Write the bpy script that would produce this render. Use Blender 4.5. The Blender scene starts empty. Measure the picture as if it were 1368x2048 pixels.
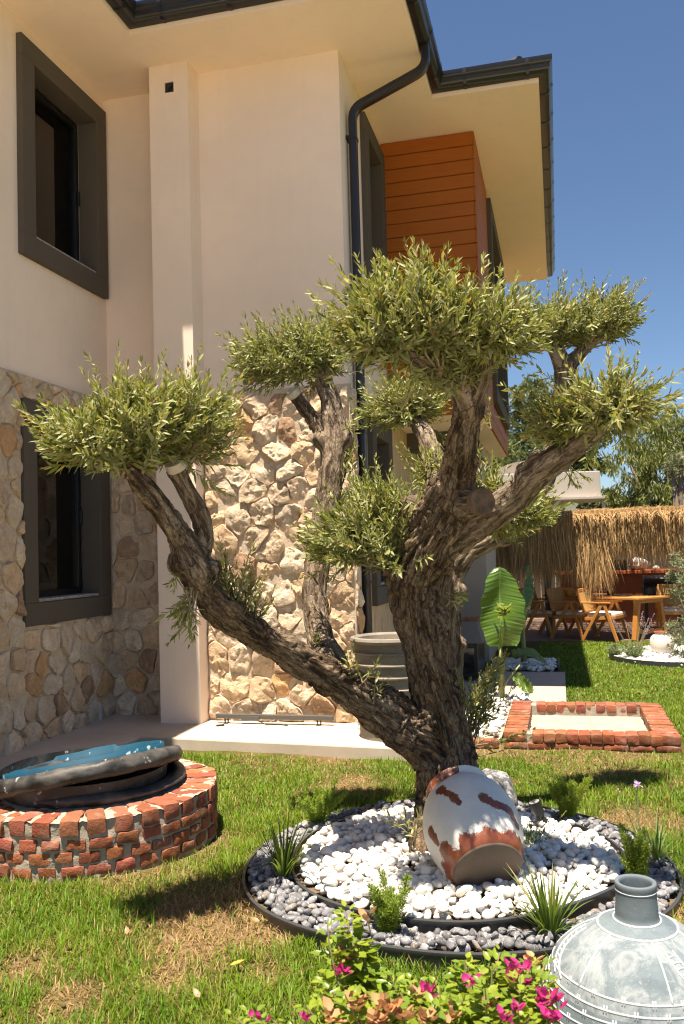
import bpy, bmesh, math, random
import numpy as np
from mathutils import Vector, Matrix, noise
RNG = np.random.default_rng(7)
random.seed(7)
SC = bpy.context.scene
COL = SC.collection
R = math.radians

# ------------------------------------------------------------------ camera
FPX, PIT, ROL, YAW, HC = 1731., .0461, .0283, .2441, 1.6
cF = np.array([0, math.cos(PIT), math.sin(PIT)])
u0 = np.array([0, -math.sin(PIT), math.cos(PIT)]); r0 = np.array([1., 0, 0])
cU = u0 * math.cos(ROL) + r0 * math.sin(ROL)
cR = r0 * math.cos(ROL) - u0 * math.sin(ROL)
cC = np.array([0, 0, HC])
UD = np.array([math.sin(YAW), math.cos(YAW), 0.])
VD = np.array([math.cos(YAW), -math.sin(YAW), 0.])
def ray(x, y): return cF * FPX + cR * (x - 684) - cU * (y - 1024)
def gz(x, y, z=0.):
    d = ray(x, y); return cC + d * (z - HC) / d[2]
def gy(x, y, Y):
    d = ray(x, y); return cC + d * (Y / d[1])
def H(u, v, z=0.): return UD * u + VD * v + np.array([0, 0, z])
cam = bpy.data.cameras.new('camera'); camo = bpy.data.objects.new('camera', cam); COL.objects.link(camo)
camo.matrix_world = Matrix(((cR[0], cU[0], -cF[0], 0), (cR[1], cU[1], -cF[1], 0), (cR[2], cU[2], -cF[2], HC), (0, 0, 0, 1)))
cam.sensor_fit = 'VERTICAL'; cam.sensor_height = 36.; cam.sensor_width = 24.; cam.lens = FPX / 2048 * 36
cam.clip_end = 5000; cam.clip_start = .05
cam.dof.use_dof = True; cam.dof.focus_distance = 4.6; cam.dof.aperture_fstop = 6.3
SC.camera = camo

# ------------------------------------------------------------------ objects
def tag(o, label=None, cat=None, group=None, kind=None):
    if label: o['label'] = label
    if cat: o['category'] = cat
    if group: o['group'] = group
    if kind: o['kind'] = kind
    return o
def empty(name, loc, rz=0., label=None, cat=None, group=None):
    o = bpy.data.objects.new(name, None); COL.objects.link(o)
    o.location = [float(c) for c in loc]; o.rotation_euler = (0, 0, rz); o.empty_display_size = .2
    return tag(o, label, cat, group)
def link(name, me, mat, parent=None, smooth=False):
    o = bpy.data.objects.new(name, me); COL.objects.link(o)
    if mat: me.materials.append(mat)
    if smooth: me.polygons.foreach_set('use_smooth', np.ones(len(me.polygons), bool))
    if parent: o.parent = parent
    return o
def mesh_np(V, faces, tint=None):
    """faces: list of (n,k) int arrays"""
    me = bpy.data.meshes.new('mesh')
    V = np.asarray(V, np.float32)
    me.vertices.add(len(V)); me.vertices.foreach_set('co', V.ravel())
    faces = [np.asarray(f, np.int32) for f in faces if len(f)]
    tot = np.concatenate([np.full(len(f), f.shape[1], np.int32) for f in faces])
    li = np.concatenate([f.ravel() for f in faces])
    st = np.concatenate([[0], np.cumsum(tot)[:-1]]).astype(np.int32)
    me.loops.add(len(li)); me.loops.foreach_set('vertex_index', li)
    me.polygons.add(len(tot)); me.polygons.foreach_set('loop_start', st); me.polygons.foreach_set('loop_total', tot)
    me.update(calc_edges=True)
    if tint is not None: set_tint(me, tint)
    return me
def set_tint(me, tint, name='tint'):
    t = np.ones((len(me.vertices), 4), np.float32); t[:, :3] = tint
    a = me.color_attributes.new(name, 'FLOAT_COLOR', 'POINT'); a.data.foreach_set('color', t.ravel())
def set_float(me, name, val):
    a = me.attributes.new(name, 'FLOAT', 'POINT'); a.data.foreach_set('value', np.asarray(val, np.float32))
def set_vec(me, name, val):
    a = me.attributes.new(name, 'FLOAT_VECTOR', 'POINT'); a.data.foreach_set('vector', np.asarray(val, np.float32).ravel())

class MB:
    """collects shapes, then links them as one mesh object"""
    def __init__(s, M=None): s.v = []; s.f = []; s.c = []; s.M = M; s.tint = (1, 1, 1)
    def add(s, vs, fs, c=None):
        b = len(s.v)
        for p in vs:
            p = Vector([float(q) for q in p])
            s.v.append(s.M @ p if s.M else p)
            s.c.append(c or s.tint)
        s.f += [tuple(int(i) + b for i in f) for f in fs]
    def box(s, x0, x1, y0, y1, z0, z1, c=None):
        s.add([(x, y, z) for z in (z0, z1) for y in (y0, y1) for x in (x0, x1)],
              [(0, 2, 3, 1), (4, 5, 7, 6), (0, 1, 5, 4), (2, 6, 7, 3), (0, 4, 6, 2), (1, 3, 7, 5)], c)
    def bar(s, a, b, w, h, up=(0, 0, 1), w2=None, h2=None):
        a = Vector([float(q) for q in a]); b = Vector([float(q) for q in b]); d = (b - a).normalized()
        x = d.cross(Vector(up)).normalized(); y = x.cross(d)
        vs = []
        for p, ww, hh in ((a, w, h), (b, w2 or w, h2 or h)):
            for i, j in ((-1, -1), (1, -1), (1, 1), (-1, 1)): vs.append(p + x * i * ww / 2 + y * j * hh / 2)
        s.add(vs, [(0, 1, 2, 3), (7, 6, 5, 4), (0, 4, 5, 1), (1, 5, 6, 2), (2, 6, 7, 3), (3, 7, 4, 0)])
    def prism(s, poly, z0, z1):
        n = len(poly)
        s.add([(p[0], p[1], z0) for p in poly] + [(p[0], p[1], z1) for p in poly],
              [tuple(range(n - 1, -1, -1)), tuple(range(n, 2 * n))] + [(i, (i + 1) % n, n + (i + 1) % n, n + i) for i in range(n)])
    def tube(s, pts, rad, n=8, caps=True, c=None):
        pts = [Vector([float(q) for q in p]) for p in pts]
        if not hasattr(rad, '__len__'): rad = [rad] * len(pts)
        vs = []; fr = None
        for i, p in enumerate(pts):
            d = ((pts[min(i + 1, len(pts) - 1)] - pts[max(i - 1, 0)])).normalized()
            if fr is None:
                fr = d.orthogonal().normalized()
            fr = (fr - d * fr.dot(d)).normalized(); g = d.cross(fr)
            for k in range(n):
                a = 2 * math.pi * k / n; vs.append(p + (fr * math.cos(a) + g * math.sin(a)) * rad[i])
        m = len(pts)
        fs = [(i * n + k, i * n + (k + 1) % n, (i + 1) * n + (k + 1) % n, (i + 1) * n + k) for i in range(m - 1) for k in range(n)]
        if caps: fs += [tuple(range(n - 1, -1, -1)), tuple(range((m - 1) * n, m * n))]
        s.add(vs, fs, c)
    def lathe(s, prof, n=48, M=None, c=None):
        vs = []
        for r, z in prof:
            for k in range(n):
                a = 2 * math.pi * k / n; p = Vector((r * math.cos(a), r * math.sin(a), z)); vs.append(M @ p if M else p)
        m = len(prof)
        fs = [(i * n + k, i * n + (k + 1) % n, (i + 1) * n + (k + 1) % n, (i + 1) * n + k) for i in range(m - 1) for k in range(n)]
        if prof[0][0] < 1e-4: pass
        s.add(vs, fs, c)
    def build(s, name, mat, parent=None, smooth=False, bevel=0., seg=2, col=False):
        me = bpy.data.meshes.new(name); me.from_pydata(s.v, [], s.f); me.update()
        if col: set_tint(me, np.array(s.c)[:, :3])
        o = link(name, me, mat, parent, smooth)
        if bevel:
            m = o.modifiers.new('bevel', 'BEVEL'); m.width = bevel; m.segments = seg; m.limit_method = 'ANGLE'; m.angle_limit = R(40)
        return o

def auto_smooth(o, ang=40):
    me = o.data
    me.polygons.foreach_set('use_smooth', np.ones(len(me.polygons), bool))
    bm = bmesh.new(); bm.from_mesh(me)
    for e in bm.edges:
        if len(e.link_faces) == 2 and e.calc_face_angle(0) > R(ang): e.smooth = False
    bm.to_mesh(me); bm.free()
    return o

# value noise in numpy (for scattering)
def vnoise(x, y, seed=0):
    xi = np.floor(x).astype(np.int64); yi = np.floor(y).astype(np.int64); fx = x - xi; fy = y - yi
    fx = fx * fx * (3 - 2 * fx); fy = fy * fy * (3 - 2 * fy)
    def h(a, b):
        n = (a * 374761393 + b * 668265263 + seed * 1442695041) & 0x7fffffff
        n = ((n ^ (n >> 13)) * 1274126177) & 0x7fffffff
        return ((n ^ (n >> 16)) & 0xffff) / 65535.
    return (h(xi, yi) * (1 - fx) + h(xi + 1, yi) * fx) * (1 - fy) + (h(xi, yi + 1) * (1 - fx) + h(xi + 1, yi + 1) * fx) * fy
def fbm(x, y, sc, seed=0, o=4):
    t = 0; a = .5; n = 0
    for i in range(o): t = t + a * vnoise(x * sc * 2 ** i + 17.3 * i, y * sc * 2 ** i + 5.1 * i, seed + i); n += a; a *= .5
    return t / n
def unit(a): return a / np.maximum(np.linalg.norm(a, axis=-1, keepdims=True), 1e-9)

# ------------------------------------------------------------------ leaves
T_LANCE = (np.array([[0, 0, 0], [.35, 0, -.12], [.7, 0, -.1], [1, 0, 0], [.3, .5, .06], [.68, .42, .06], [.3, -.5, .06], [.68, -.42, .06]]),
           [np.array([[4, 5, 2, 1], [1, 2, 7, 6]]), np.array([[0, 4, 1], [0, 1, 6], [5, 3, 2], [2, 3, 7]])])
T_OVATE = (np.array([[0, 0, 0], [.33, 0, -.16], [.68, 0, -.14], [1, 0, 0], [.22, .46, .08], [.6, .44, .1], [.22, -.46, .08], [.6, -.44, .1]]),
           T_LANCE[1])
T_BLADE = (np.array([[0, -.5, 0], [0, .5, 0], [.3, -.48, 0], [.3, .48, 0], [.65, -.35, 0], [.65, .35, 0], [1, 0, 0]]),
           [np.array([[0, 1, 3, 2], [2, 3, 5, 4]]), np.array([[4, 5, 6]])])
T_LONG = (np.array([[x, s * w, 0 if s else -.25 * w] for x, w in ((0, .35), (.15, .45), (.3, .5), (.45, .48), (.6, .42), (.75, .33), (.88, .2)) for s in (-1, 0, 1)] + [[1, 0, 0]]),
          [np.array([[i * 3 + k, i * 3 + k + 1, i * 3 + k + 4, i * 3 + k + 3] for i in range(6) for k in (0, 1)]), np.array([[18, 19, 21], [19, 20, 21]])])
T_NEEDLE = (np.array([[0, -.5, 0], [0, .5, 0], [1, 0, 0]]), [np.array([[0, 1, 2]])])
T_CARD = (np.array([[0, 0, 0], [.5, .5, .1], [1, 0, 0], [.5, -.5, .1]]), [np.array([[0, 1, 2, 3]])])
class Leaves:
    def __init__(s): s.p = []; s.d = []; s.n = []; s.L = []; s.W = []; s.k = []; s.c = []
    def add(s, p, d, n, L, W, k, c):
        s.p.append(p); s.d.append(d); s.n.append(n); s.L.append(L); s.W.append(W); s.k.append(k); s.c.append(c)
    def extend(s, p, d, n, L, W, k, c):
        s.p += list(p); s.d += list(d); s.n += list(n); s.L += list(L); s.W += list(W); s.k += list(k); s.c += list(c)
    def mesh(s, T):
        t, faces = T
        p = np.array(s.p, float); d = unit(np.array(s.d, float)); n = np.array(s.n, float)
        n = unit(n - d * (n * d).sum(1, keepdims=True)); sd = np.cross(n, d)
        L = np.array(s.L)[:, None, None]; W = np.array(s.W)[:, None, None]; k = np.array(s.k)[:, None, None]
        x = t[None, :, 0:1]; y = t[None, :, 1:2]; z = t[None, :, 2:3]
        # bend: leaf follows a circular-ish arc towards n
        V = p[:, None] + d[:, None] * (x * L * (1 - .35 * np.abs(k) * x)) + sd[:, None] * (y * W) + n[:, None] * (z * W + k * L * x * x)
        m, q = len(p), len(t)
        off = (np.arange(m) * q)[:, None, None]
        F = [(f[None] + off).reshape(-1, f.shape[1]) for f in faces]
        return mesh_np(V.reshape(-1, 3), F, np.repeat(np.array(s.c, float), q, 0))
    def build(s, name, mat, parent, T, smooth=True): return link(name, s.mesh(T), mat, parent, smooth)

def ico(sub):
    bm = bmesh.new(); bmesh.ops.create_icosphere(bm, subdivisions=sub, radius=1.)
    V = np.array([v.co[:] for v in bm.verts]); F = np.array([[v.index for v in f.verts] for f in bm.faces]); bm.free()
    return V, F
def rand_rot(n, flat=.6):
    """n random rotation matrices, mostly lying flat"""
    a = RNG.uniform(0, 2 * np.pi, n); t = RNG.normal(0, flat, n); b = RNG.uniform(0, 2 * np.pi, n)
    ca, sa, ct, st, cb, sb = np.cos(a), np.sin(a), np.cos(t), np.sin(t), np.cos(b), np.sin(b)
    Z1 = np.zeros((n, 3, 3)); Z1[:, 0, 0] = ca; Z1[:, 0, 1] = -sa; Z1[:, 1, 0] = sa; Z1[:, 1, 1] = ca; Z1[:, 2, 2] = 1
    X = np.zeros((n, 3, 3)); X[:, 0, 0] = 1; X[:, 1, 1] = ct; X[:, 1, 2] = -st; X[:, 2, 1] = st; X[:, 2, 2] = ct
    Z2 = np.zeros((n, 3, 3)); Z2[:, 0, 0] = cb; Z2[:, 0, 1] = -sb; Z2[:, 1, 0] = sb; Z2[:, 1, 1] = cb; Z2[:, 2, 2] = 1
    return Z1 @ X @ Z2
def pebbles(P, S, rough, sub, tint, nvar=14, flat=.5):
    """P (n,3) centres, S (n,3) half sizes"""
    V, F = ico(sub); var = []
    for k in range(nvar):
        f = []
        for v in V:
            q = Vector(v) * .9 + Vector((k * 7.3, k * 3.1, 0))
            f.append(1 + rough * noise.noise(q) + rough * .5 * noise.noise(q * 2.3))
        var.append(V * np.array(f)[:, None])
    n = len(P); which = RNG.integers(0, nvar, n); B = np.array(var)[which] * S[:, None]
    B = np.einsum('nij,nkj->nki', rand_rot(n, flat), B) + P[:, None]
    Fm = (F[None] + (np.arange(n) * len(V))[:, None, None]).reshape(-1, 3)
    return mesh_np(B.reshape(-1, 3), [Fm], np.repeat(tint, len(V), 0))

# ------------------------------------------------------------------ materials
class Mat:
    def __init__(s, name, rough=.6, col=(.5, .5, .5), metal=0., spec=.5):
        s.m = bpy.data.materials.new(name); s.m.use_nodes = True; s.nt = s.m.node_tree
        s.b = s.nt.nodes['Principled BSDF']; s.out = s.nt.nodes['Material Output']
        s.b.inputs['Base Color'].default_value = (*col, 1); s.b.inputs['Roughness'].default_value = rough
        s.b.inputs['Metallic'].default_value = metal; s.b.inputs['Specular IOR Level'].default_value = spec
    def n(s, t, **kw):
        q = s.nt.nodes.new(t)
        for k, v in kw.items(): setattr(q, k, v)
        return q
    def l(s, a, b): s.nt.links.new(a, b); return b
    def put(s, inp, val):
        if hasattr(val, 'node'): s.l(val, inp)
        elif isinstance(val, (tuple, list)): inp.default_value = (*val, 1) if len(val) == 3 and len(inp.default_value) == 4 else val
        else: inp.default_value = val
    def co(s): return s.n('ShaderNodeTexCoord').outputs['Object']
    def attr(s, name, out='Color'): return s.n('ShaderNodeAttribute', attribute_name=name).outputs[out]
    def mapped(s, v, sc, rot=(0, 0, 0)):
        q = s.n('ShaderNodeMapping'); s.l(v, q.inputs[0]); q.inputs['Scale'].default_value = sc; q.inputs['Rotation'].default_value = rot
        return q.outputs[0]
    def noise(s, v, sc, det=4., rough=.6, dist=0.):
        q = s.n('ShaderNodeTexNoise'); s.l(v, q.inputs['Vector']); q.inputs['Scale'].default_value = sc
        q.inputs['Detail'].default_value = det; q.inputs['Roughness'].default_value = rough; q.inputs['Distortion'].default_value = dist
        return q.outputs['Fac']
    def voro(s, v, sc, feat='F1', rnd=1.):
        q = s.n('ShaderNodeTexVoronoi', feature=feat); s.l(v, q.inputs['Vector']); q.inputs['Scale'].default_value = sc; q.inputs['Randomness'].default_value = rnd
        return q.outputs['Distance']
    def ramp(s, f, *st):
        q = s.n('ShaderNodeValToRGB'); s.l(f, q.inputs[0]); e = q.color_ramp.elements
        while len(e) < len(st): e.new(.5)
        for a, (p, c) in zip(e, st):
            a.position = p; a.color = (*c, 1) if hasattr(c, '__len__') else (c, c, c, 1)
        return q.outputs[0]
    def mix(s, f, a, b, mode='MIX'):
        q = s.n('ShaderNodeMix', data_type='RGBA', blend_type=mode)
        s.put(q.inputs[0], f)
        s.put(q.inputs[6], a); s.put(q.inputs[7], b); return q.outputs[2]
    def math(s, op, a, b=0., c=0.):
        q = s.n('ShaderNodeMath', operation=op); s.put(q.inputs[0], a); s.put(q.inputs[1], b)
        if len(q.inputs) > 2: s.put(q.inputs[2], c)
        return q.outputs[0]
    def base(s, c): s.put(s.b.inputs['Base Color'], c); return s
    def rough(s, c): s.put(s.b.inputs['Roughness'], c); return s
    def warp(s, v, sc, amt):
        q = s.n('ShaderNodeTexNoise'); s.l(v, q.inputs['Vector']); q.inputs['Scale'].default_value = sc; q.inputs['Detail'].default_value = 3
        a = s.n('ShaderNodeVectorMath', operation='MULTIPLY_ADD'); s.l(q.outputs['Color'], a.inputs[0]); a.inputs[1].default_value = (amt,) * 3; s.l(v, a.inputs[2]); return a.outputs[0]
    def bump(s, h, st=.5, d=.01, nrm=None):
        q = s.n('ShaderNodeBump'); s.l(h, q.inputs['Height']); q.inputs['Strength'].default_value = st; q.inputs['Distance'].default_value = d
        if nrm is not None: s.l(nrm, q.inputs['Normal'])
        s.l(q.outputs[0], s.b.inputs['Normal']); return q.outputs[0]

def leaf_mat(name, back, back_mix=.75, trans=.25, rough=.42, tcol=(.35, .42, .08), spec=.5):
    m = Mat(name, rough, spec=spec)
    t = m.attr('tint'); g = m.n('ShaderNodeNewGeometry').outputs['Backfacing']
    m.base(m.mix(m.math('MULTIPLY', g, back_mix), t, back))
    tr = m.n('ShaderNodeBsdfTranslucent'); m.put(tr.inputs[0], m.mix(.5, t, tcol))
    mx = m.n('ShaderNodeMixShader'); mx.inputs[0].default_value = trans
    m.l(m.b.outputs[0], mx.inputs[1]); m.l(tr.outputs[0], mx.inputs[2]); m.l(mx.outputs[0], m.out.inputs[0])
    return m.m

def M_plaster(name, col, var=.04):
    m = Mat(name, .9, spec=.2); c = m.co()
    n1 = m.noise(c, .7, 3); n2 = m.noise(c, 60, 3); n3 = m.noise(c, 6, 5)
    st_ = m.noise(m.mapped(c, (7, 7, .35)), 1.5, 5, .65)
    a = tuple(x * (1 - var) for x in col); b = tuple(min(1, x * (1 + var)) for x in col)
    m.base(m.mix(m.ramp(st_, (.55, 0.), (.8, .25)), m.mix(m.ramp(n3, (.45, 0.), (.8, .2)), m.ramp(n1, (.35, a), (.65, b)), tuple(x * .82 for x in col)), tuple(x * .8 for x in col)))
    h = m.math('ADD', m.math('MULTIPLY', n2, .35), n3)
    m.bump(h, .25, .006); return m.m
PLASTER = M_plaster('plaster', (.86, .715, .595))
SOFFIT = M_plaster('soffit_paint', (.93, .755, .59), .02)
PLASTER_GREY = M_plaster('grey_plaster', (.42, .36, .30))
TAUPE = M_plaster('taupe_paint', (.105, .088, .07), .05)
def M_stone():
    m = Mat('field_stone', .9, spec=.2); c = m.co(); t = m.attr('tint')
    r1 = m.noise(c, 5.5, 5, .65); r2 = m.noise(c, 38, 4, .7); pit = m.noise(c, 70, 2, .5)
    base = m.mix(m.ramp(m.noise(c, 14, 4, .7), (.35, 0.), (.7, 1.)), (.53, .42, .31), (.72, .62, .49))
    base = m.mix(1., base, t, 'MULTIPLY'); base = m.mix(m.ramp(m.noise(c, 8.5, 4, .7), (.52, 0.), (.64, .55)), base, (.62, .44, .27))
    rust = m.ramp(r1, (.60, 0.), (.70, 1.))
    base = m.mix(m.math('MULTIPLY', rust, .7), base, (.40, .19, .085))
    base = m.mix(m.ramp(r2, (.30, .6), (.42, 0.)), base, (.26, .165, .10))
    m.base(base)
    h = m.math('ADD', m.math('MULTIPLY', r2, 1.1), m.math('MULTIPLY', m.noise(c, 130, 3, .7), .5))
    m.bump(h, .9, .012); return m.m
STONE = M_stone()
def M_mortar(name, col):
    m = Mat(name, .95, spec=.15); c = m.co()
    m.base(m.ramp(m.noise(c, 9, 5, .7), (.3, tuple(x * .75 for x in col)), (.7, tuple(x * 1.12 for x in col))))
    m.bump(m.noise(c, 45, 5, .7), .7, .01); return m.m
MORTAR = M_mortar('stone_mortar', (.62, .50, .37))
CEMENT = M_mortar('cement', (.40, .345, .275))
def M_concrete():
    m = Mat('slab_concrete', .85, spec=.25); c = m.co()
    a = m.ramp(m.noise(c, 2.2, 6, .65), (.3, (.56, .47, .37)), (.7, (.72, .63, .52)))
    a = m.mix(m.ramp(m.noise(c, 22, 4, .7), (.55, 0.), (.8, .4)), a, (.46, .37, .28))
    m.base(a); m.bump(m.noise(c, 60, 4, .7), .3, .004); return m.m
CONCRETE = M_concrete()
def M_tile():
    m = Mat('paving_tile', .6, spec=.4); c = m.co()
    m.base(m.ramp(m.noise(m.mapped(c, (1, 6, 1)), 3, 5, .65), (.3, (.36, .30, .24)), (.7, (.47, .40, .33))))
    m.bump(m.noise(c, 40, 3), .1, .003); return m.m
PAVING = M_tile()
def M_trav():
    m = Mat('travertine', .7, spec=.3); c = m.co()
    n = m.noise(m.mapped(c, (9, 9, 1.1)), 2.2, 6, .68, .8); n2 = m.noise(m.mapped(c, (30, 30, 5)), 3, 4, .7)
    a = m.ramp(n, (.3, (.30, .17, .08)), (.45, (.52, .36, .20)), (.58, (.62, .48, .31)), (.75, (.42, .25, .12)))
    a = m.mix(m.ramp(n2, (.6, 0.), (.72, .8)), a, (.24, .13, .06))
    m.base(a); m.bump(n2, .35, .006); return m.m
TRAV = M_trav()
def M_orange():
    m = Mat('orange_boards', .6, spec=.3); c = m.co()
    n = m.noise(m.mapped(c, (2, 2, 40)), 3, 5, .6)
    m.base(m.ramp(n, (.3, (.32, .085, .006)), (.7, (.39, .110, .009)))); m.bump(n, .08, .003); return m.m
ORANGE = M_orange()
GUTTER = Mat('gutter_metal', .28, (.018, .016, .016), 0., .5).m
BLACK = Mat('black_metal', .35, (.012, .012, .013)).m
def M_granite():
    m = Mat('granite', .35); c = m.co()
    m.base(m.ramp(m.noise(c, 160, 2, .5), (.38, (.05, .045, .04)), (.5, (.42, .38, .35)), (.62, (.62, .58, .54)))); return m.m
GRANITE = M_granite()
def M_glass(name, tint=(.75, .72, .68), mixf=.16):
    m = Mat(name); nt = m.nt
    tr = m.n('ShaderNodeBsdfTransparent'); tr.inputs[0].default_value = (*tint, 1)
    gl = m.n('ShaderNodeBsdfGlossy'); gl.inputs['Roughness'].default_value = .015; gl.inputs[0].default_value = (.9, .9, .9, 1)
    lw = m.n('ShaderNodeFresnel'); lw.inputs[0].default_value = 1.5
    mx = m.n('ShaderNodeMixShader'); m.l(m.math('ADD', lw.outputs[0], mixf - .04), mx.inputs[0])
    m.l(tr.outputs[0], mx.inputs[1]); m.l(gl.outputs[0], mx.inputs[2]); m.l(mx.outputs[0], m.out.inputs[0]); return m.m
GLASS = M_glass('window_glass', (.95, .93, .9), .045)
DARKGLASS = M_glass('dark_window_glass', (.35, .33, .3), .12)
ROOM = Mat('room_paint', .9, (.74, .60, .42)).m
DARKROOM = Mat('shaded_room_tone', .9, (.10, .085, .07)).m  # dimness of the rooms behind the dark panes, put into the wall colour
WHITEPAINT = Mat('white_door_paint', .5, (.72, .68, .62)).m
def M_brick():
    m = Mat('red_brick', .85, spec=.25); c = m.co(); t = m.attr('tint')
    n = m.noise(c, 30, 5, .7); n2 = m.noise(c, 9, 4, .6)
    a = m.mix(n, (.20, .062, .030), (.36, .130, .064)); a = m.mix(1., a, t, 'MULTIPLY')
    a = m.mix(m.ramp(n2, (.52, 0.), (.76, .5)), a, (.40, .30, .23))
    m.base(a); m.bump(m.math('ADD', n, m.math('MULTIPLY', m.noise(c, 110, 3, .7), .5)), .8, .01); return m.m
BRICK = M_brick()
def M_bark():
    m = Mat('olive_bark', .9, spec=.2); v = m.attr('bark', 'Vector'); cr = m.attr('crack', 'Fac'); sm = m.attr('smooth_or_sunlit', 'Fac')
    st = m.mapped(v, (1, 1, .2))
    n1 = m.noise(st, 30, 7, .78, .7); n2 = m.noise(st, 70, 4, .7); big = m.noise(v, 5, 4, .6)
    vo = m.voro(m.mapped(m.warp(v, 16, .035), (1, 1, .22)), 34, 'DISTANCE_TO_EDGE')
    ridge = m.ramp(n1, (.42, 0.), (.58, 1.))
    a = m.mix(ridge, (.022, .012, .006), (.255, .175, .105))
    a = m.mix(m.ramp(big, (.42, 0.), (.62, .75)), a, m.mix(ridge, (.05, .034, .023), (.40, .32, .235)))
    a = m.mix(m.math('MULTIPLY', sm, .6), a, m.mix(ridge, (.11, .075, .05), (.46, .37, .27)))
    v2 = m.voro(m.mapped(m.warp(v, 30, .02), (1, 1, .45)), 75, 'DISTANCE_TO_EDGE')
    a = m.mix(m.math('MULTIPLY', m.ramp(v2, (0., 1.), (.13, 0.)), m.math('SUBTRACT', .65, m.math('MULTIPLY', sm, .35))), a, (.04, .023, .013))
    a = m.mix(m.math('MULTIPLY', cr, .85), a, (.020, .012, .008))
    a = m.mix(m.math('MULTIPLY', m.math('MULTIPLY', m.ramp(vo, (0., 1.), (.09, 0.)), m.ramp(big, (.35, 1.), (.6, .2))), m.math('SUBTRACT', .75, m.math('MULTIPLY', sm, .55))), a, (.045, .028, .018))
    m.base(a)
    h = m.math('ADD', m.math('ADD', n1, m.math('MULTIPLY', n2, .4)), m.math('MULTIPLY', m.ramp(vo, (0., 0.), (.16, 1.)), .2))
    m.bump(h, 1., .024); return m.m
BARK = M_bark()
def M_wood(name, a, b, sc=(2, 2, 30), rough=.5):
    m = Mat(name, rough); c = m.co(); n = m.noise(m.mapped(c, sc), 4, 5, .6)
    m.base(m.ramp(n, (.3, a), (.7, b))); m.bump(n, .15, .003); return m.m
CUTWOOD = M_wood('cut_wood', (.42, .36, .28), (.58, .52, .42), (6, 6, 6), .9)
def M_darkcut():
    m = Mat('weathered_cut_wood', .9); c = m.co()
    m.base(m.ramp(m.noise(c, 22, 5, .7), (.3, (.05, .033, .022)), (.7, (.17, .115, .075)))); m.bump(m.noise(c, 60, 4), .5, .006); return m.m
DARKCUT = M_darkcut()
TEAK = M_wood('honey_teak', (.42, .17, .035), (.56, .25, .06), (12, 2, 12))
REDWOOD = M_wood('red_wood', (.20, .055, .018), (.30, .085, .028), (2, 12, 12))
TWIG = Mat('twig_bark', .8, (.24, .19, .11)).m
OLIVE = leaf_mat('olive_leaf', (.36, .37, .17), .7, .28, .46, (.50, .50, .06), .35)
TREELEAF = leaf_mat('tree_leaf', (.13, .15, .07), .5, .25, .5)
BOUG = leaf_mat('bougainvillea_leaf', (.22, .33, .05), .5, .4, .3, (.5, .6, .05))
PETAL = leaf_mat('bougainvillea_bract', (.5, .05, .22), .3, .35, .6, (.8, .1, .35))
FERN = leaf_mat('fern_leaf', (.24, .36, .05), .4, .35, .5, (.4, .55, .05))
GRASS = leaf_mat('grass_blade', (.16, .19, .03), .3, .35, .5, (.30, .34, .03), .3)
BANANA = None
# ------------------------------------------------------------------ light
SUNV = unit(UD * .244 + VD * .03 + np.array([0, 0, -1.]))      # direction the light travels
ELEV = math.asin(-SUNV[2])
sun = bpy.data.lights.new('sun', 'SUN'); sun.energy = 5.; sun.angle = R(.53); sun.color = (1., .88, .72)
so = bpy.data.objects.new('sun', sun); COL.objects.link(so)
so.rotation_euler = Vector([float(c) for c in SUNV]).to_track_quat('-Z', 'Y').to_euler(); so.location = (0, 0, 30)
world = bpy.data.worlds.new('World'); SC.world = world; world.use_nodes = True
wn = world.node_tree; bg = wn.nodes['Background']
sky = wn.nodes.new('ShaderNodeTexSky'); sky.sky_type = 'NISHITA'; sky.sun_disc = False
sky.sun_elevation = ELEV; sky.sun_rotation = math.atan2(-SUNV[0], -SUNV[1])
sky.altitude = 900; sky.air_density = 1.; sky.dust_density = .3; sky.ozone_density = 4.5
wn.links.new(sky.outputs[0], bg.inputs[0]); bg.inputs[1].default_value = .05
SC.view_settings.view_transform = 'Standard'; SC.view_settings.look = 'None'; SC.view_settings.exposure = 1.4; SC.view_settings.gamma = 1
SC.cycles.max_bounces = 10; SC.cycles.diffuse_bounces = 5; SC.cycles.glossy_bounces = 3; SC.cycles.transparent_max_bounces = 12
SC.cycles.sample_clamp_indirect = 6.; SC.cycles.use_denoising = True
SC.cycles.filter_width = 1.15; SC.cycles.caustics_reflective = False; SC.cycles.caustics_refractive = False

# ------------------------------------------------------------------ ground
BED = np.array([.525, 4.44]); BR_OUT, BR_IN = 1.05, .82
WELL = np.array([-1.49, 5.11]); WR = .72
def uv_of(x, y): return x * UD[0] + y * UD[1], x * VD[0] + y * VD[1]
DRY = [(270, 1700, .22), (400, 1690, .2), (430, 1800, .34), (400, 1880, .16), (570, 1840, .16), (370, 1850, .2), (60, 1930, .10), (150, 2000, .12), (330, 1960, .10), (520, 1830, .26), (530, 1940, .1),
       (1340, 1820, .3), (1330, 1640, .3), (1250, 1640, .2), (690, 1565, .25), (1100, 1505, .4), (1250, 1505, .4), (940, 1500, .3), (480, 1660, .16), (1180, 1545, .25), (250, 1760, .25), (300, 1500, .0001), (500, 1505, .3), (650, 1510, .3), (1020, 1560, .12), (1000, 1900, .2), (1100, 1890, .2)]
DRY = [(gz(a, b)[:2], r) for a, b, r in DRY]
def dryness(x, y):
    d = fbm(x, y, 1.7, 3, 4) * .95 - .47
    for (c, r) in DRY:
        d = d + .56 * np.exp(-((x - c[0]) ** 2 + ((y - c[1]) * .8) ** 2) / (r * r))
    d = d + (fbm(x, y, 9., 11, 3) - .5) * .55
    far = np.clip((y - 7.5) / 2., 0, 1)
    return np.clip(d - far * .5, 0, 1)
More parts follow.
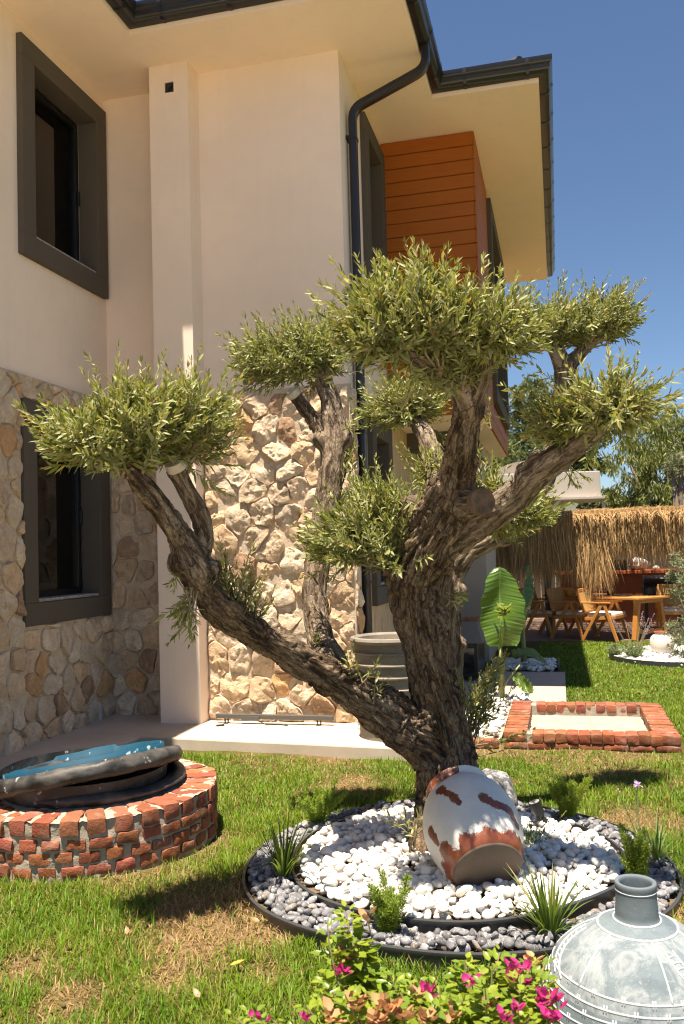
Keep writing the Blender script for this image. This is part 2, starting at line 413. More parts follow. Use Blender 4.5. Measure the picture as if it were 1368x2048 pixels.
def axis(a, b, c, d, e, step):
    return np.concatenate([np.linspace(a, b, 14)[:-1], np.arange(b, c, step), np.linspace(c, d, 22)[1:], np.geomspace(d + 30, e, 14)])
gx = np.concatenate([-np.geomspace(1500, 6, 12), np.arange(-5, 6, .07), np.geomspace(6.5, 1500, 14)])
gyv = np.concatenate([-np.geomspace(300, 1, 8), np.arange(0., 9, .06), np.arange(9., 17, .25), np.geomspace(18, 2500, 16)])
X, Y = np.meshgrid(gx, gyv)
Z = (fbm(X, Y, 2.2, 21, 3) - .5) * .035 * np.exp(-np.hypot(X, Y - 5) / 30) - .012
rb = np.hypot(X - BED[0], Y - BED[1]); Z = np.where(rb < 1.2, -.03, Z)
nx, ny = len(gx), len(gyv); idx = np.arange(nx * ny).reshape(ny, nx)
F = np.stack([idx[:-1, :-1], idx[:-1, 1:], idx[1:, 1:], idx[1:, :-1]], -1).reshape(-1, 4)
D = dryness(X, Y)[..., None]; fine = fbm(X, Y, 14, 5, 3)[..., None]
soil = np.array([.24, .16, .08]) * (.7 + .6 * fine); turf = np.array([.09, .10, .022]) * (.6 + .8 * fine)
tint = soil * D + turf * (1 - D)
far = np.clip((Y - 17) / 6, 0, 1)[..., None]; tint = tint * (1 - far) + np.array([.16, .13, .07]) * far
mg = Mat('lawn_soil', .95, spec=.1); cg = mg.co()
mg.base(mg.mix(1., mg.attr('tint'), mg.ramp(mg.noise(cg, 55, 5, .75), (.25, .45), (.75, 1.35)), 'MULTIPLY')); mg.bump(mg.noise(cg, 80, 4, .7), 1., .02)
tag(link('lawn', mesh_np(np.stack([X, Y, Z], -1).reshape(-1, 3), [F], tint.reshape(-1, 3)), mg.m, None, True), kind='structure')

def blocked(x, y):
    u, v = uv_of(x, y)
    b = np.hypot(x - BED[0], y - BED[1]) < BR_OUT + .01
    b |= np.hypot(x - WELL[0], y - WELL[1]) < WR + .01
    b |= (u > 6.62) & (v < -1.0) & (v > -3.6)
    b |= (v < -3.55)
    b |= (u > 7.10) & (u < 8.65) & (v > -.52) & (v < .92)          # brick planter
    b |= (u > 7.25) & (u < 9.15) & (v > -1.9) & (v < -.36)
    b |= (u > 9.12) & (u < 11.35) & (v > -2) & (v < .02)
    b |= (u > 11.3) & (v < -.35) | (u > 14.95) | ((u > 11.3) & (u < 12.3) & (v < -.05))
    b |= ((u - 12.95) / 1.05) ** 2 + ((v - 1.55) / .95) ** 2 < 1
    return b
def grass_zone(name, x0, x1, y0, y1, dens, hgt, wid, label):
    n = int((x1 - x0) * (y1 - y0) * dens)
    x = RNG.uniform(x0, x1, n); y = RNG.uniform(y0, y1, n)
    k = ~blocked(x, y) & (np.abs((x - .05 * y * 0) / np.maximum(y, .1)) < .6); x, y = x[k], y[k]
    d = dryness(x, y); n = len(x); r = RNG.random(n)
    straw = r < np.clip(d * 1.5 - .12, 0.03, .93)
    keep = RNG.random(n) < np.where(straw, .75, 1 - .55 * d); x, y, d, straw = x[keep], y[keep], d[keep], straw[keep]; n = len(x)
    clump = fbm(x, y, 6., 31, 3)
    L = hgt * RNG.uniform(.5, 1.25, n) * (.55 + .9 * clump) * np.where(straw, .7, 1.)
    W = wid * RNG.uniform(.7, 1.3, n)
    az = RNG.uniform(0, 2 * np.pi, n); lean = np.where(straw, RNG.uniform(.5, 1.5, n), RNG.uniform(.05, .75, n))
    dr = np.stack([np.cos(az) * lean, np.sin(az) * lean, np.ones(n)], -1)
    nr = np.stack([np.cos(az), np.sin(az), -lean], -1)
    q = RNG.random(n)[:, None]; g1 = np.array([.07, .165, .007]); g2 = np.array([.20, .31, .016]); cl = fbm(x, y, 2.5, 77, 3)[:, None]
    green = g1 + (g2 - g1) * np.clip(q * .7 + (cl - .4) * .9, 0, 1)
    yel = RNG.random(n)[:, None] < .12; green = np.where(yel, np.array([.30, .24, .07]), green)
    st = np.array([.33, .22, .105]) * RNG.uniform(.6, 1.35, (n, 1)) + np.array([.05, .03, .0]) * RNG.random((n, 1))
    c = np.where(straw[:, None], st, green)
    z = (fbm(x, y, 2.2, 21, 3) - .5) * .035 * np.exp(-np.hypot(x, y - 5) / 30) - .016
    lv = Leaves(); lv.extend(np.stack([x, y, z], -1), dr, nr, L, W, RNG.uniform(.0, .55, n), c)
    o = lv.build(name, GRASS, None, T_BLADE); tag(o, label, 'grass', kind='stuff'); return o
grass_zone('grass', -2.6, 2.6, 1.9, 5.3, 9500, .062, .0042, 'patchy green and straw coloured grass in the near lawn')
grass_zone('grass', -3.2, 4.2, 5.3, 8.8, 5200, .05, .006, 'green grass of the middle lawn around the brick planter')
grass_zone('grass', 1.0, 7.5, 8.8, 15.6, 2100, .042, .011, 'smooth bright green grass of the far lawn before the thatched pergola')

APRON = M_concrete(); APRON.name = 'apron_concrete'
for nd in APRON.node_tree.nodes:
    if nd.type == 'VALTORGB' and nd.color_ramp.elements[0].color[0] > .5:
        for el in nd.color_ramp.elements: el.color = [c * .78 for c in el.color[:3]] + [1]
# apron of concrete along the house, path, added bounce paving, floor of the pergola
b = MB(); poly = [H(-6, -4.5), H(-6, -3.55), H(6.80, -3.53), H(6.62, -1.02), H(7.9, -1.02), H(7.9, -4.5)]
b.prism([(p[0], p[1]) for p in poly][::-1], -.25, .08); apron = b.build('concrete_apron', APRON, None, bevel=.012); tag(apron, kind='structure')
b = MB()
for i in range(4):
    for j in range(3):
        a0 = 9.16 + i * .54; v0 = -1.78 + j * .6
        p = [H(a0, v0), H(a0, v0 + .594), H(a0 + .534, v0 + .594), H(a0 + .534, v0)]
        b.prism([(q[0], q[1]) for q in p][::-1], -.1, .015)
tag(b.build('garden_path', PAVING, None, bevel=.004), kind='structure')
b = MB()
for i in range(16):
    for j in range(16):
        a0 = -15 + i * 1.; v0 = -3.5 + j * 1.
        p = [H(a0, v0), H(a0, v0 + .994), H(a0 + .994, v0 + .994), H(a0 + .994, v0)]; b.prism([(q[0], q[1]) for q in p][::-1], -.1, .03)
tag(b.build('bounce_paving', CONCRETE, None), kind='structure')  # unseen paving added behind the camera to bounce sun onto walls and soffits
b = MB(); p = [H(15.05, -4), H(15.05, 9), H(21, 9), H(21, -4)]; b.prism([(q[0], q[1]) for q in p][::-1], -.2, .012)
DECKM = M_wood('terrace_floor', (.12, .075, .05), (.20, .13, .09), (3, 3, 3), .8)
tag(b.build('terrace_floor', DECKM), kind='structure')

# ------------------------------------------------------------------ villa (local x = v, y = u)
V0, U0 = -1.807, 7.6
villa = empty('villa', H(U0, V0, 0), -YAW, 'two storey cream villa with rough stone base, dark gutters and an orange boarded bay', 'house')
def HM(): return MB(Matrix.Translation((-V0, -U0, 0)))
ZS, ZM = 6.245, 3.10
VL, UF, UI, VB = -4.32, 7.60, 7.78, -.742
WIN = dict(l_up=(VL, 6.32, 7.74, 4.19, 6.10), l_lo=(VL, 6.29, 7.70, 1.055, 2.956), s_up=(V0, 8.465, 9.50, 4.19, 6.09), s_lo=(V0, 8.40, 9.45, 1.055, 2.956), bay=(VB, 11.2, 14.0, 3.47, 6.14))
FW = .19
def holes(b, V, th, uA, uB, z0, z1, wins):
    """wall boxes with normal +v, leaving the openings free; wins share one u range"""
    ua, ub = min(w[1] for w in wins) + FW - .03, max(w[2] for w in wins) - FW + .03
    b.box(V - th, V, uA, ua, z0, z1); b.box(V - th, V, ub, uB, z0, z1)
    z = z0
    for w in sorted(wins, key=lambda w: w[3]):
        b.box(V - th, V, ua, ub, z, w[3] + FW - .03); z = w[4] - FW + .03
    b.box(V - th, V, ua, ub, z, z1)
b = HM(); holes(b, VL, .25, 0., UI, 0, ZS, [WIN['l_up'], WIN['l_lo']]); b.build('wall', PLASTER, villa)
b = HM(); b.box(VL - .25, -3.58, UI, UI + .25, 0, ZS); b.build('wall', PLASTER, villa)
b = HM(); b.box(-3.40, V0 - .25, UF, UF + .25, 0, ZS); b.build('wall', PLASTER, villa)
b = HM(); holes(b, V0, .25, UF, 14.3, 3.08, ZS, [WIN['s_up']]); b.build('wall', PLASTER, villa)
b = HM(); holes(b, V0 - .004, .25, UF, 14.3, 0, 3.08, [WIN['s_lo']]); b.build('lower_wall', TRAV, villa)
b = HM(); b.box(V0, -1.0, 12.3, 14.3, 0, 3.07); b.build('porch_wall', PLASTER_GREY, villa)
b = HM(); b.box(-9, -8.8, 0, 4.6, 0, ZS); b.box(-9, -8.8, 7.9, 16, 0, ZS); b.box(-9, -8.8, 4.6, 7.9, 0, 4.1); b.box(-9, -8.8, 4.6, 7.9, 6.15, ZS); b.box(-8.8, V0, 14.3, 14.5, 0, ZS); b.build('back_wall', PLASTER, villa)
# corner pillar with a small cable hole
b = HM(); hv, hz = -3.395, 6.02
pv0, pv1, pu0, pu1 = -3.60, -3.205, 7.36, UI + .02
b.box(pv0, pv1, pu0 + .08, pu1, .08, ZS); b.box(pv0, hv - .045, pu0, pu0 + .08, .08, ZS); b.box(hv + .045, pv1, pu0, pu0 + .08, .08, ZS)
b.box(hv - .045, hv + .045, pu0, pu0 + .08, .08, hz - .05); b.box(hv - .045, hv + .045, pu0, pu0 + .08, hz + .05, ZS)
pil = b.build('pillar', PLASTER, villa)
b = HM(); b.tube([(V0 * 0 + hv - .03, pu0 + .012, hz - .03), (hv, pu0 - .004, hz), (hv + .025, pu0 + .012, hz + .03)], .008, 6)
b.box(hv - .044, hv + .044, pu0 + .012, pu0 + .078, hz - .049, hz + .049); b.build('cable_and_black_plug', BLACK, pil)  # black block in the hole stands in for its inner shade

# windows
def window(w, name='window', dark=True, room=True, sashes=1):
    V, a0, a1, z0, z1 = w
    b = HM(); f = FW; q = V + .055; d = V - .15
    b.box(d, q, a0, a1, z1 - f, z1); b.box(d, q, a0, a1, z0, z0 + f); b.box(d, q, a0, a0 + f, z0 + f, z1 - f); b.box(d, q, a1 - f, a1, z0 + f, z1 - f)
    fr = b.build(name, TAUPE, villa, bevel=.006)
    i0, i1, j0, j1 = a0 + f, a1 - f, z0 + f, z1 - f
    b = HM(); b.box(d - .03, V + .03, i0 + .003, i1 - .003, j0 + .002, j0 + .03); b.build('sill', GRANITE, fr, bevel=.004)
    b = HM(); e0, e1 = d - .075, d - .004; t = .055; n = sashes
    b.box(e0, e1, i0, i1, j1 - t, j1); b.box(e0, e1, i0, i1, j0 + .032, j0 + .032 + t)
    for k in range(n + 1):
        c = i0 + (i1 - i0) * k / n; a, bb = max(i0, c - t / 2 - (k == n) * t / 2), min(i1, c + t / 2 + (k == 0) * t / 2)
        b.box(e0, e1, a, bb, j0 + .032 + t, j1 - t)
    sh = b.build('sash', BLACK, fr, bevel=.004)
    b = HM(); b.box(d - .045, d - .035, i0 + .01, i1 - .01, j0 + .05, j1 - .01); b.build('pane', DARKGLASS if dark else GLASS, fr)
    b = HM(); b.box(e1, e1 + .03, i1 - t + .012, i1 - t + .036, (j0 + j1) / 2 - .07, (j0 + j1) / 2 + .07); b.build('handle', BLACK, sh, bevel=.005)
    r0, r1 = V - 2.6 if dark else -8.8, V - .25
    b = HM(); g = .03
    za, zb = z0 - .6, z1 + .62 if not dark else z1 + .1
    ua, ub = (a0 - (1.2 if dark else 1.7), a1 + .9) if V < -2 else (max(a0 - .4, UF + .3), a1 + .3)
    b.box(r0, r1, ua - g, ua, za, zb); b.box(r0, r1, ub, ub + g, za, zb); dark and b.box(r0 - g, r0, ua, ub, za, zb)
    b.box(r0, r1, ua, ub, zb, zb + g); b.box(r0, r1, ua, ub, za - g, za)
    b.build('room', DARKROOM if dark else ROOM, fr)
    return fr
w1 = window(WIN['l_up'], dark=False)
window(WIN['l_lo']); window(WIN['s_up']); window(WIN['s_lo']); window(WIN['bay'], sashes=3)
# white panelled cupboard door and an added white bar for the lit plaster head, inside the upper window, seen through the pane
b = HM(); du = 8.60; da, db, dz0, dz1 = -6.05, -5.17, 4.3, 6.29
b.box(da, da + .13, du, du + .05, dz0, dz1); b.box(db - .13, db, du, du + .05, dz0, dz1); b.box(da + .13, db - .13, du, du + .05, dz1 - .13, dz1)
b.box(da + .13, db - .13, du + .02, du + .045, dz0, dz1 - .13); b.box(da + .13, db - .13, du + .006, du + .02, dz1 - .19, dz1 - .13)
b.build('inner_door', WHITEPAINT, w1, bevel=.008)
b = HM(); b.box(VL - .36, VL - .27, 6.52, 7.56, 5.86, 5.93); b.build('head_reveal_bar', WHITEPAINT, w1, bevel=.01)

# field stone cladding ------------------------------------------------
def cells(x0, x1, y0, y1, size, gap, sd):
    rg = np.random.default_rng(sd); pts = []
    nx = max(1, round((x1 - x0) / size)); ny = max(1, round((y1 - y0) / (size * .92)))
    for i in range(-1, nx + 1):
        for j in range(-1, ny + 1):
            pts.append((x0 + (i + .5 + (j % 2) * .5 + rg.uniform(-.33, .33)) * (x1 - x0) / nx, y0 + (j + .5 + rg.uniform(-.36, .36)) * (y1 - y0) / ny))
    out = []
    for i, p in enumerate(pts):
        if rg.random() < 0: continue
        poly = [(x0 + gap / 2, y0 + gap / 2), (x1 - gap / 2, y0 + gap / 2), (x1 - gap / 2, y1 - gap / 2), (x0 + gap / 2, y1 - gap / 2)]
        for j, q in enumerate(pts):
            if i == j or abs(q[0] - p[0]) > 3 * size or abs(q[1] - p[1]) > 3 * size: continue
            dx, dy = q[0] - p[0], q[1] - p[1]; l = math.hypot(dx, dy); nx_, ny_ = dx / l, dy / l; lim = l / 2 - gap / 2
            new = []
            for k in range(len(poly)):
                a, bq = poly[k], poly[(k + 1) % len(poly)]
                da = (a[0] - p[0]) * nx_ + (a[1] - p[1]) * ny_ - lim; db = (bq[0] - p[0]) * nx_ + (bq[1] - p[1]) * ny_ - lim
                if da <= 0: new.append(a)
                if da * db < 0:
                    t = da / (da - db); new.append((a[0] + (bq[0] - a[0]) * t, a[1] + (bq[1] - a[1]) * t))
            poly = new
            if len(poly) < 3: break
        if len(poly) >= 3:
            area = abs(sum(poly[k][0] * poly[(k + 1) % len(poly)][1] - poly[(k + 1) % len(poly)][0] * poly[k][1] for k in range(len(poly)))) / 2
            if area > .0025: out.append(poly)
    return out
def stones(b, polys, P, thk, sd, rugged=.016):
    rg = random.Random(sd)
    for poly in polys:
        q = poly[:]
        for _ in range(2):
            q = [((1 - t) * q[k][0] + t * q[(k + 1) % len(q)][0], (1 - t) * q[k][1] + t * q[(k + 1) % len(q)][1]) for k in range(len(q)) for t in (.15, .85)]
        m = 36; per = [0]
        for k in range(len(q)): per.append(per[-1] + math.dist(q[k], q[(k + 1) % len(q)]))
        ring = []
        for i in range(m):
            s = per[-1] * i / m; k = max(j for j in range(len(q)) if per[j] <= s); t = (s - per[k]) / max(1e-6, per[k + 1] - per[k])
            ring.append((q[k][0] + (q[(k + 1) % len(q)][0] - q[k][0]) * t, q[k][1] + (q[(k + 1) % len(q)][1] - q[k][1]) * t))
        cx = sum(r[0] for r in ring) / m; cy = sum(r[1] for r in ring) / m
        th = thk * rg.uniform(.55, 1.3); tx, ty = rg.uniform(-.28, .28), rg.uniform(-.35, .25); rad = max(.03, max(math.dist(r, (cx, cy)) for r in ring)); cuts = [(math.cos(a), math.sin(a), rg.uniform(.45, 1.), rg.uniform(1.0, 1.25)) for a in (rg.uniform(0, 6.28), rg.uniform(0, 6.28), rg.uniform(0, 6.28), rg.uniform(0, 6.28))]; ox = rg.uniform(0, 90)
        vs = []; lv = ((1., -.2), (1., .30), (.985, .70), (.95, .93), (.86, 1.), (.72, 1.0), (.56, 1.01), (.38, 1.02), (.18, 1.02))
        for s, h in lv:
            for (x, y) in ring:
                xx, yy = cx + (x - cx) * s, cy + (y - cy) * s
                nn = Vector((xx * 9 + ox, yy * 9, h))
                j = noise.noise(nn) + .7 * noise.noise(nn * 2.3) + .6 * noise.noise(nn * 4.7)
                hh = th * h + (tx * (xx - cx) + ty * (yy - cy)) * min(1, max(0, h)) + rugged * j * min(1, max(0., h * 1.3))
                for (ca, sa, k1, k0) in cuts: hh = min(hh, max(th * .18, th * (k0 + .45) - th * k1 * ((xx - cx) * ca + (yy - cy) * sa) / rad * 1.3) + rugged * .5 * j) if s < .99 else hh
                e = .012 * noise.noise(Vector((xx * 22, yy * 22, ox))) * (s > .8)
                vs.append(P(xx + e, yy + e, max(hh, -.02)))
        vs.append(P(cx, cy, th * 1.04 + rugged * noise.noise(Vector((cx * 9 + ox, cy * 9, 1)))))
        fs = [(r * m + k, r * m + (k + 1) % m, (r + 1) * m + (k + 1) % m, (r + 1) * m + k) for r in range(len(lv) - 1) for k in range(m)]
        fs += [((len(lv) - 1) * m + k, (len(lv) - 1) * m + (k + 1) % m, len(lv) * m) for k in range(m)]
        g = rg.uniform(.86, 1.12); w = rg.uniform(-.05, .05); o = rg.random()
        c = (g * 1.08 * (1 + w), g * 1.04, g * .98 * (1 - w)) if o > .45 else (g, g * .88, g * .74) if o > .2 else (g * .86, g * .80, g * .74) if o > .11 else (g * .9, g * .66, g * .43) if o > .04 else (g * .66, g * .52, g * .43)
        b.add(vs, fs, c)
def flip(polys): return polys
# facing wall: plane u = UF, x runs along v, outward -u
b = HM(); pol = cells(-3.2, V0 + .02, .08, ZM, .24, .010, 5); stones(b, pol, lambda x, y, h: (x, UF - .038 - h, y), .038, 1, .018)
fs1 = b.build('stone_cladding', STONE, villa, True, col=True); auto_smooth(fs1, 24)
b = HM(); b.box(-3.2, V0 + .03, UF - .047, UF, .08, ZM + .02); b.build('mortar_bed', MORTAR, fs1)
# return of the corner on the side wall
b = HM(); pol = cells(UF - .05, UF + .16, .08, ZM, .22, .022, 9); stones(b, pol, lambda x, y, h: (V0 + .03 + h * .7, x, y), .03, 2, .012)
fs2 = b.build('stone_cladding', STONE, villa, True, col=True); auto_smooth(fs2, 24)
# left wall: plane v = VL with the window left free
b = HM(); wl = WIN['l_lo']; pol = []
for k, r in enumerate(((3.6, wl[1] + .0, .06, ZM + .05), (wl[1], wl[2] + .08, .06, wl[3]), (wl[1], wl[2] + .08, wl[4], ZM + .05))):
    pol += cells(*r, .235, .018, 20 + k)
stones(b, pol, lambda x, y, h: (VL + .018 + h, x, y), .038, 3, .013)
fs3 = b.build('stone_cladding', STONE, villa, True, col=True); auto_smooth(fs3, 24)
b = HM(); b.box(VL, VL + .024, 3.6, wl[1], .06, ZM + .06); b.box(VL, VL + .024, wl[1], UI, .06, wl[3]); b.box(VL, VL + .024, wl[1], UI, wl[4], ZM + .06); b.build('mortar_bed', MORTAR, fs3)
# short inner wall: plane u = UI
b = HM(); pol = cells(VL + .03, -3.6, .06, ZM + .02, .24, .02, 31); stones(b, pol, lambda x, y, h: (x, UI - .018 - h, y), .038, 4, .013)
fs4 = b.build('stone_cladding', STONE, villa, True, col=True); auto_smooth(fs4, 24)
b = HM(); b.box(VL + .028, -3.6, UI - .024, UI, .06, ZM + .03); b.build('mortar_bed', MORTAR, fs4)

# bay with orange boards ----------------------------------------------
b = HM(); bu0, bu1 = 9.526, 14.3; holes(b, VB - .02, .2, bu0 + .022, bu1, 3.10, ZS, [WIN['bay']])
b.box(V0, VB - .22, bu0 + .022, bu0 + .2, 3.10, ZS); bay = b.build('bay', ORANGE, villa)
b = HM(); nb = 20; hb = (ZS - 3.08) / nb; wb = WIN['bay']
for k in range(nb):
    z0 = 3.08 + k * hb; z1 = z0 + hb - .012
    b.box(V0 + .001, VB - .0205, bu0, bu0 + .02, z0, z1)
    if z1 < wb[3] or z0 > wb[4]: b.box(VB - .0195, VB, bu0, bu1, z0, z1)
    else: b.box(VB - .0195, VB, bu0, wb[1] - .001, z0, z1); b.box(VB - .0195, VB, wb[2] + .001, bu1, z0, z1)
b.build('boards', ORANGE, bay, bevel=.003, seg=1)
b = HM(); b.box(V0, VB - .03, bu0 + .03, bu1, 3.072, 3.098); b.build('bay_underside', SOFFIT, bay)

# eaves, roof, gutter ---------------------------------------------------
OUT = [(-3.525, 0.), (-3.525, 6.84), (-1.09, 6.84), (-1.09, 8.72), (-.015, 8.72), (-.015, 15.35)]
b = HM()
for x0, x1, y0, y1 in ((-9, -3.525, 0, 6.84), (-9, -1.09, 6.84, 8.72), (-9, -.015, 8.72, 15.35)): b.box(x0, x1, y0, y1, ZS, ZS + .18)
b.build('soffit', SOFFIT, villa)
TILE = Mat('roof_tile', .6, (.05, .042, .04)).m
b = HM()
def hip(x0, x1, y0, y1, z, s):
    w = min(x1 - x0, y1 - y0) / 2
    nst = 40
    rows = []
    for i in range(nst):
        a = i / (nst - 1) * w; zz = z + a * s + .03 * ((i * 5 / nst * 8) % 1)
        rows.append([(x0 + 0, y0 + a, zz), (x1 - a, y0 + a, zz), (x1 - a, y1 - a, zz), (x0 + 0, y1 - a, zz)])
    vs = [p for r in rows for p in r]
    fs = [(i * 4 + k, i * 4 + k + 1, i * 4 + k + 5, i * 4 + k + 4) for i in range(nst - 1) for k in range(3)]
    b.add(vs, fs)
hip(-9, -3.50, 0, 6.86, 6.44, .32); hip(-9, -1.06, 6.82, 8.9, 6.445, .32); hip(-9, .02, 8.70, 15.4, 6.45, .32)
roof = b.build('roof', TILE, villa)
b = HM()
for i in range(9):
    c = (-.2 - i * .3, 8.9 + i * .3, 6.58 + i * .098); b.tube([c, (c[0] - .34, c[1] + .34, c[2] + .13)], [.06, .05], 12)
b.build('ridge_tiles', TILE, roof)
prof = [(0, 0), (.055, -.002), (.085, .012), (.102, .04), (.108, .075), (.125, .09), (.132, .105), (.132, .15), (.12, .15), (.12, .105), (.098, .08), (.09, .045), (.075, .024), (.05, .012), (.012, .012), (.012, .15), (0, .15)]
ZG = ZS + .045
def offset(d):
    res = []
    for i, p in enumerate(OUT):
        ds = []
        if i > 0: q = OUT[i - 1]; l = math.dist(p, q); ds.append(((p[1] - q[1]) / l, -(p[0] - q[0]) / l))
        if i < len(OUT) - 1: q = OUT[i + 1]; l = math.dist(p, q); ds.append(((q[1] - p[1]) / l, -(q[0] - p[0]) / l))
        n = ds[0] if len(ds) == 1 else (ds[0][0] + ds[1][0], ds[0][1] + ds[1][1])
        res.append((p[0] + n[0] * d, p[1] + n[1] * d))
    return res
b = HM(); offs = [offset(d + .004) for d, z in prof]; m = len(prof)
vs = [(offs[j][i][0], offs[j][i][1], ZG + prof[j][1]) for i in range(len(OUT)) for j in range(m)]
b.add(vs, [(i * m + j, i * m + (j + 1) % m, (i + 1) * m + (j + 1) % m, (i + 1) * m + j) for i in range(len(OUT) - 1) for j in range(m)])
gut = b.build('gutter', GUTTER, villa); auto_smooth(gut, 35)
for i in range(len(OUT) - 1):
    p, q = OUT[i], OUT[i + 1]; l = math.dist(p, q); t = ((q[0] - p[0]) / l, (q[1] - p[1]) / l); n = (t[1], -t[0]); k = .35
    while k < l - .1:
        vs = []; b = HM()
        for w in (-.016, .016):
            for (d, z) in prof[:8]: d2 = d * 1.04 + .006; vs.append((p[0] + t[0] * (k + w) + n[0] * d2, p[1] + t[1] * (k + w) + n[1] * d2, ZG + z * 1.02 - .006))
        b.add(vs, [(j, j + 1, j + 9, j + 8) for j in range(7)]); b.build('gutter_bracket', BLACK, gut); k += .62
# rainwater pipe: from the gutter back to the wall corner and down
def sweep(b, pts, hw, hh, n=3):
    """rounded rectangular pipe"""
    sec = []
    for cx, cy, a0 in ((1, 1, 0), (-1, 1, 90), (-1, -1, 180), (1, -1, 270)):
        for k in range(n + 1):
            a = R(a0 + 90 * k / n); r = min(hw, hh) * .4; sec.append((cx * (hw - r) + r * math.cos(a), cy * (hh - r) + r * math.sin(a)))
    pts = [Vector(p) for p in pts]; vs = []; m = len(sec)
    for i, p in enumerate(pts):
        d = (pts[min(i + 1, len(pts) - 1)] - pts[max(0, i - 1)]).normalized(); s = Vector((0, 1, 0)); s = (s - d * d.dot(s)).normalized(); g = d.cross(s)
        for a, c in sec: vs.append(p + s * a + g * c)
    b.add(vs, [(i * m + k, i * m + (k + 1) % m, (i + 1) * m + (k + 1) % m, (i + 1) * m + k) for i in range(len(pts) - 1) for k in range(m)] + [tuple(range(m)), tuple(range((len(pts) - 1) * m, len(pts) * m))])
def arc(p, c, q, n=6):
    p, c, q = Vector(p), Vector(c), Vector(q); a = c + (p - c).normalized() * .11; e = c + (q - c).normalized() * .11
    return [a.lerp(c, t).lerp(c.lerp(e, t), t) for t in [i / n for i in range(n + 1)]]
pu = 7.86; A = (-1.03, pu, 6.30); B = (-1.03, pu, 6.08); Cc = (V0 + .062, pu, 5.80); Dd = (V0 + .062, pu, .1)
b = HM(); sweep(b, [A] + arc(A, B, Cc) + arc(B, Cc, Dd) + [Dd], .05, .036); dp = b.build('downspout', GUTTER, villa); auto_smooth(dp, 30)
for z in (5.5, 4.1, 2.7, 1.3): b = HM(); b.box(V0, V0 + .102, pu - .056, pu + .056, z, z + .03); b.build('pipe_clip', BLACK, dp)
# ------------------------------------------------------------------ olive tree
tree = empty('olive_tree', (.47, 4.6, .03), 0, 'large pruned olive tree with rough twisted trunk and cloud-like clumps of leaves', 'tree')
def T0(p): return np.asarray(p, float) - np.array([.47, 4.6, .03])
CH = {   # chains of (px, py, radius px, distance)
 'main': [(864, 1725, 58, 4.50), (868, 1680, 44, 4.55), (878, 1620, 45, 4.58), (890, 1560, 56, 4.60), (890, 1490, 53, 4.62), (874, 1400, 48, 4.58), (847, 1310, 41, 4.53), (828, 1215, 43, 4.5), (834, 1140, 52, 4.45), (866, 1070, 60, 4.35), (900, 1010, 52, 4.22), (919, 930, 37, 4.07), (930, 860, 33, 3.92), (940, 812, 31, 3.84)],
 'toeL': [(880, 1600, 44, 4.6), (852, 1680, 30, 4.45), (840, 1735, 28, 4.36)],
 'toeR': [(890, 1580, 46, 4.62), (920, 1680, 40, 4.7), (945, 1740, 34, 4.66)],
 'upL': [(940, 812, 28, 3.84), (897, 757, 22, 3.74), (842, 719, 18, 3.62), (800, 700, 13, 3.56), (780, 680, 8, 3.52)],
 'upR': [(940, 812, 27, 3.84), (966, 757, 19, 3.76), (975, 700, 15, 3.7), (965, 640, 11, 3.66), (955, 590, 7, 3.64)],
 'stub': [(895, 1030, 40, 4.3), (925, 1012, 29, 4.15), (958, 1003, 27, 3.99)],
 'right': [(880, 1075, 50, 4.35), (955, 1042, 38, 4.24), (1030, 992, 31, 4.1), (1095, 932, 28, 3.95), (1160, 880, 25, 3.82), (1203, 848, 21, 3.73), (1236, 815, 13, 3.67), (1245, 800, 8, 3.66)],
 'second': [(903, 1530, 34, 4.80), (906, 1460, 25, 5.02), (904, 1390, 24, 5.12), (902, 1300, 25, 5.16), (899, 1200, 25, 5.16), (916, 1122, 25, 5.16), (968, 1082, 24, 5.18), (1035, 1040, 24, 5.2), (1092, 945, 22, 5.25), (1122, 850, 21, 5.3), (1128, 765, 21, 5.32), (1130, 725, 24, 5.32)],
 'secL': [(1130, 740, 21, 5.32), (1108, 690, 14, 5.3), (1095, 650, 8, 5.28)],
 'secR': [(1132, 740, 21, 5.32), (1165, 702, 13, 5.35), (1205, 672, 9, 5.35)],
 'left': [(885, 1510, 52, 4.62), (800, 1448, 46, 4.52), (700, 1378, 39, 4.37), (600, 1318, 33, 4.22), (520, 1268, 29, 4.12), (450, 1222, 35, 4.02), (405, 1165, 34, 3.97), (378, 1115, 32, 3.92), (350, 1062, 25, 3.87), (315, 1010, 22, 3.8), (278, 965, 20, 3.72), (248, 928, 13, 3.65), (225, 905, 8, 3.6)],
 'leftR': [(382, 1130, 28, 3.94), (406, 1092, 22, 3.97), (404, 1045, 21, 3.97), (385, 1002, 19, 3.94), (366, 968, 19, 3.9), (350, 936, 20, 3.86)],
 'vert': [(690, 1375, 34, 4.42), (658, 1325, 33, 4.48), (640, 1280, 27, 4.6), (628, 1200, 26, 4.75), (640, 1100, 26, 4.85), (656, 1000, 27, 4.9), (667, 920, 28, 4.95), (668, 860, 27, 5.0), (660, 800, 20, 5.05), (643, 750, 19, 5.1), (640, 700, 12, 5.1)],
 'vertL': [(655, 880, 20, 5.0), (628, 842, 15, 5.0), (600, 805, 14, 5.0), (588, 790, 13, 5.0)],
 'mid': [(885, 1020, 27, 4.5), (872, 945, 22, 4.75), (858, 890, 20, 4.95), (838, 850, 16, 5.1), (825, 815, 9, 5.15)],
}
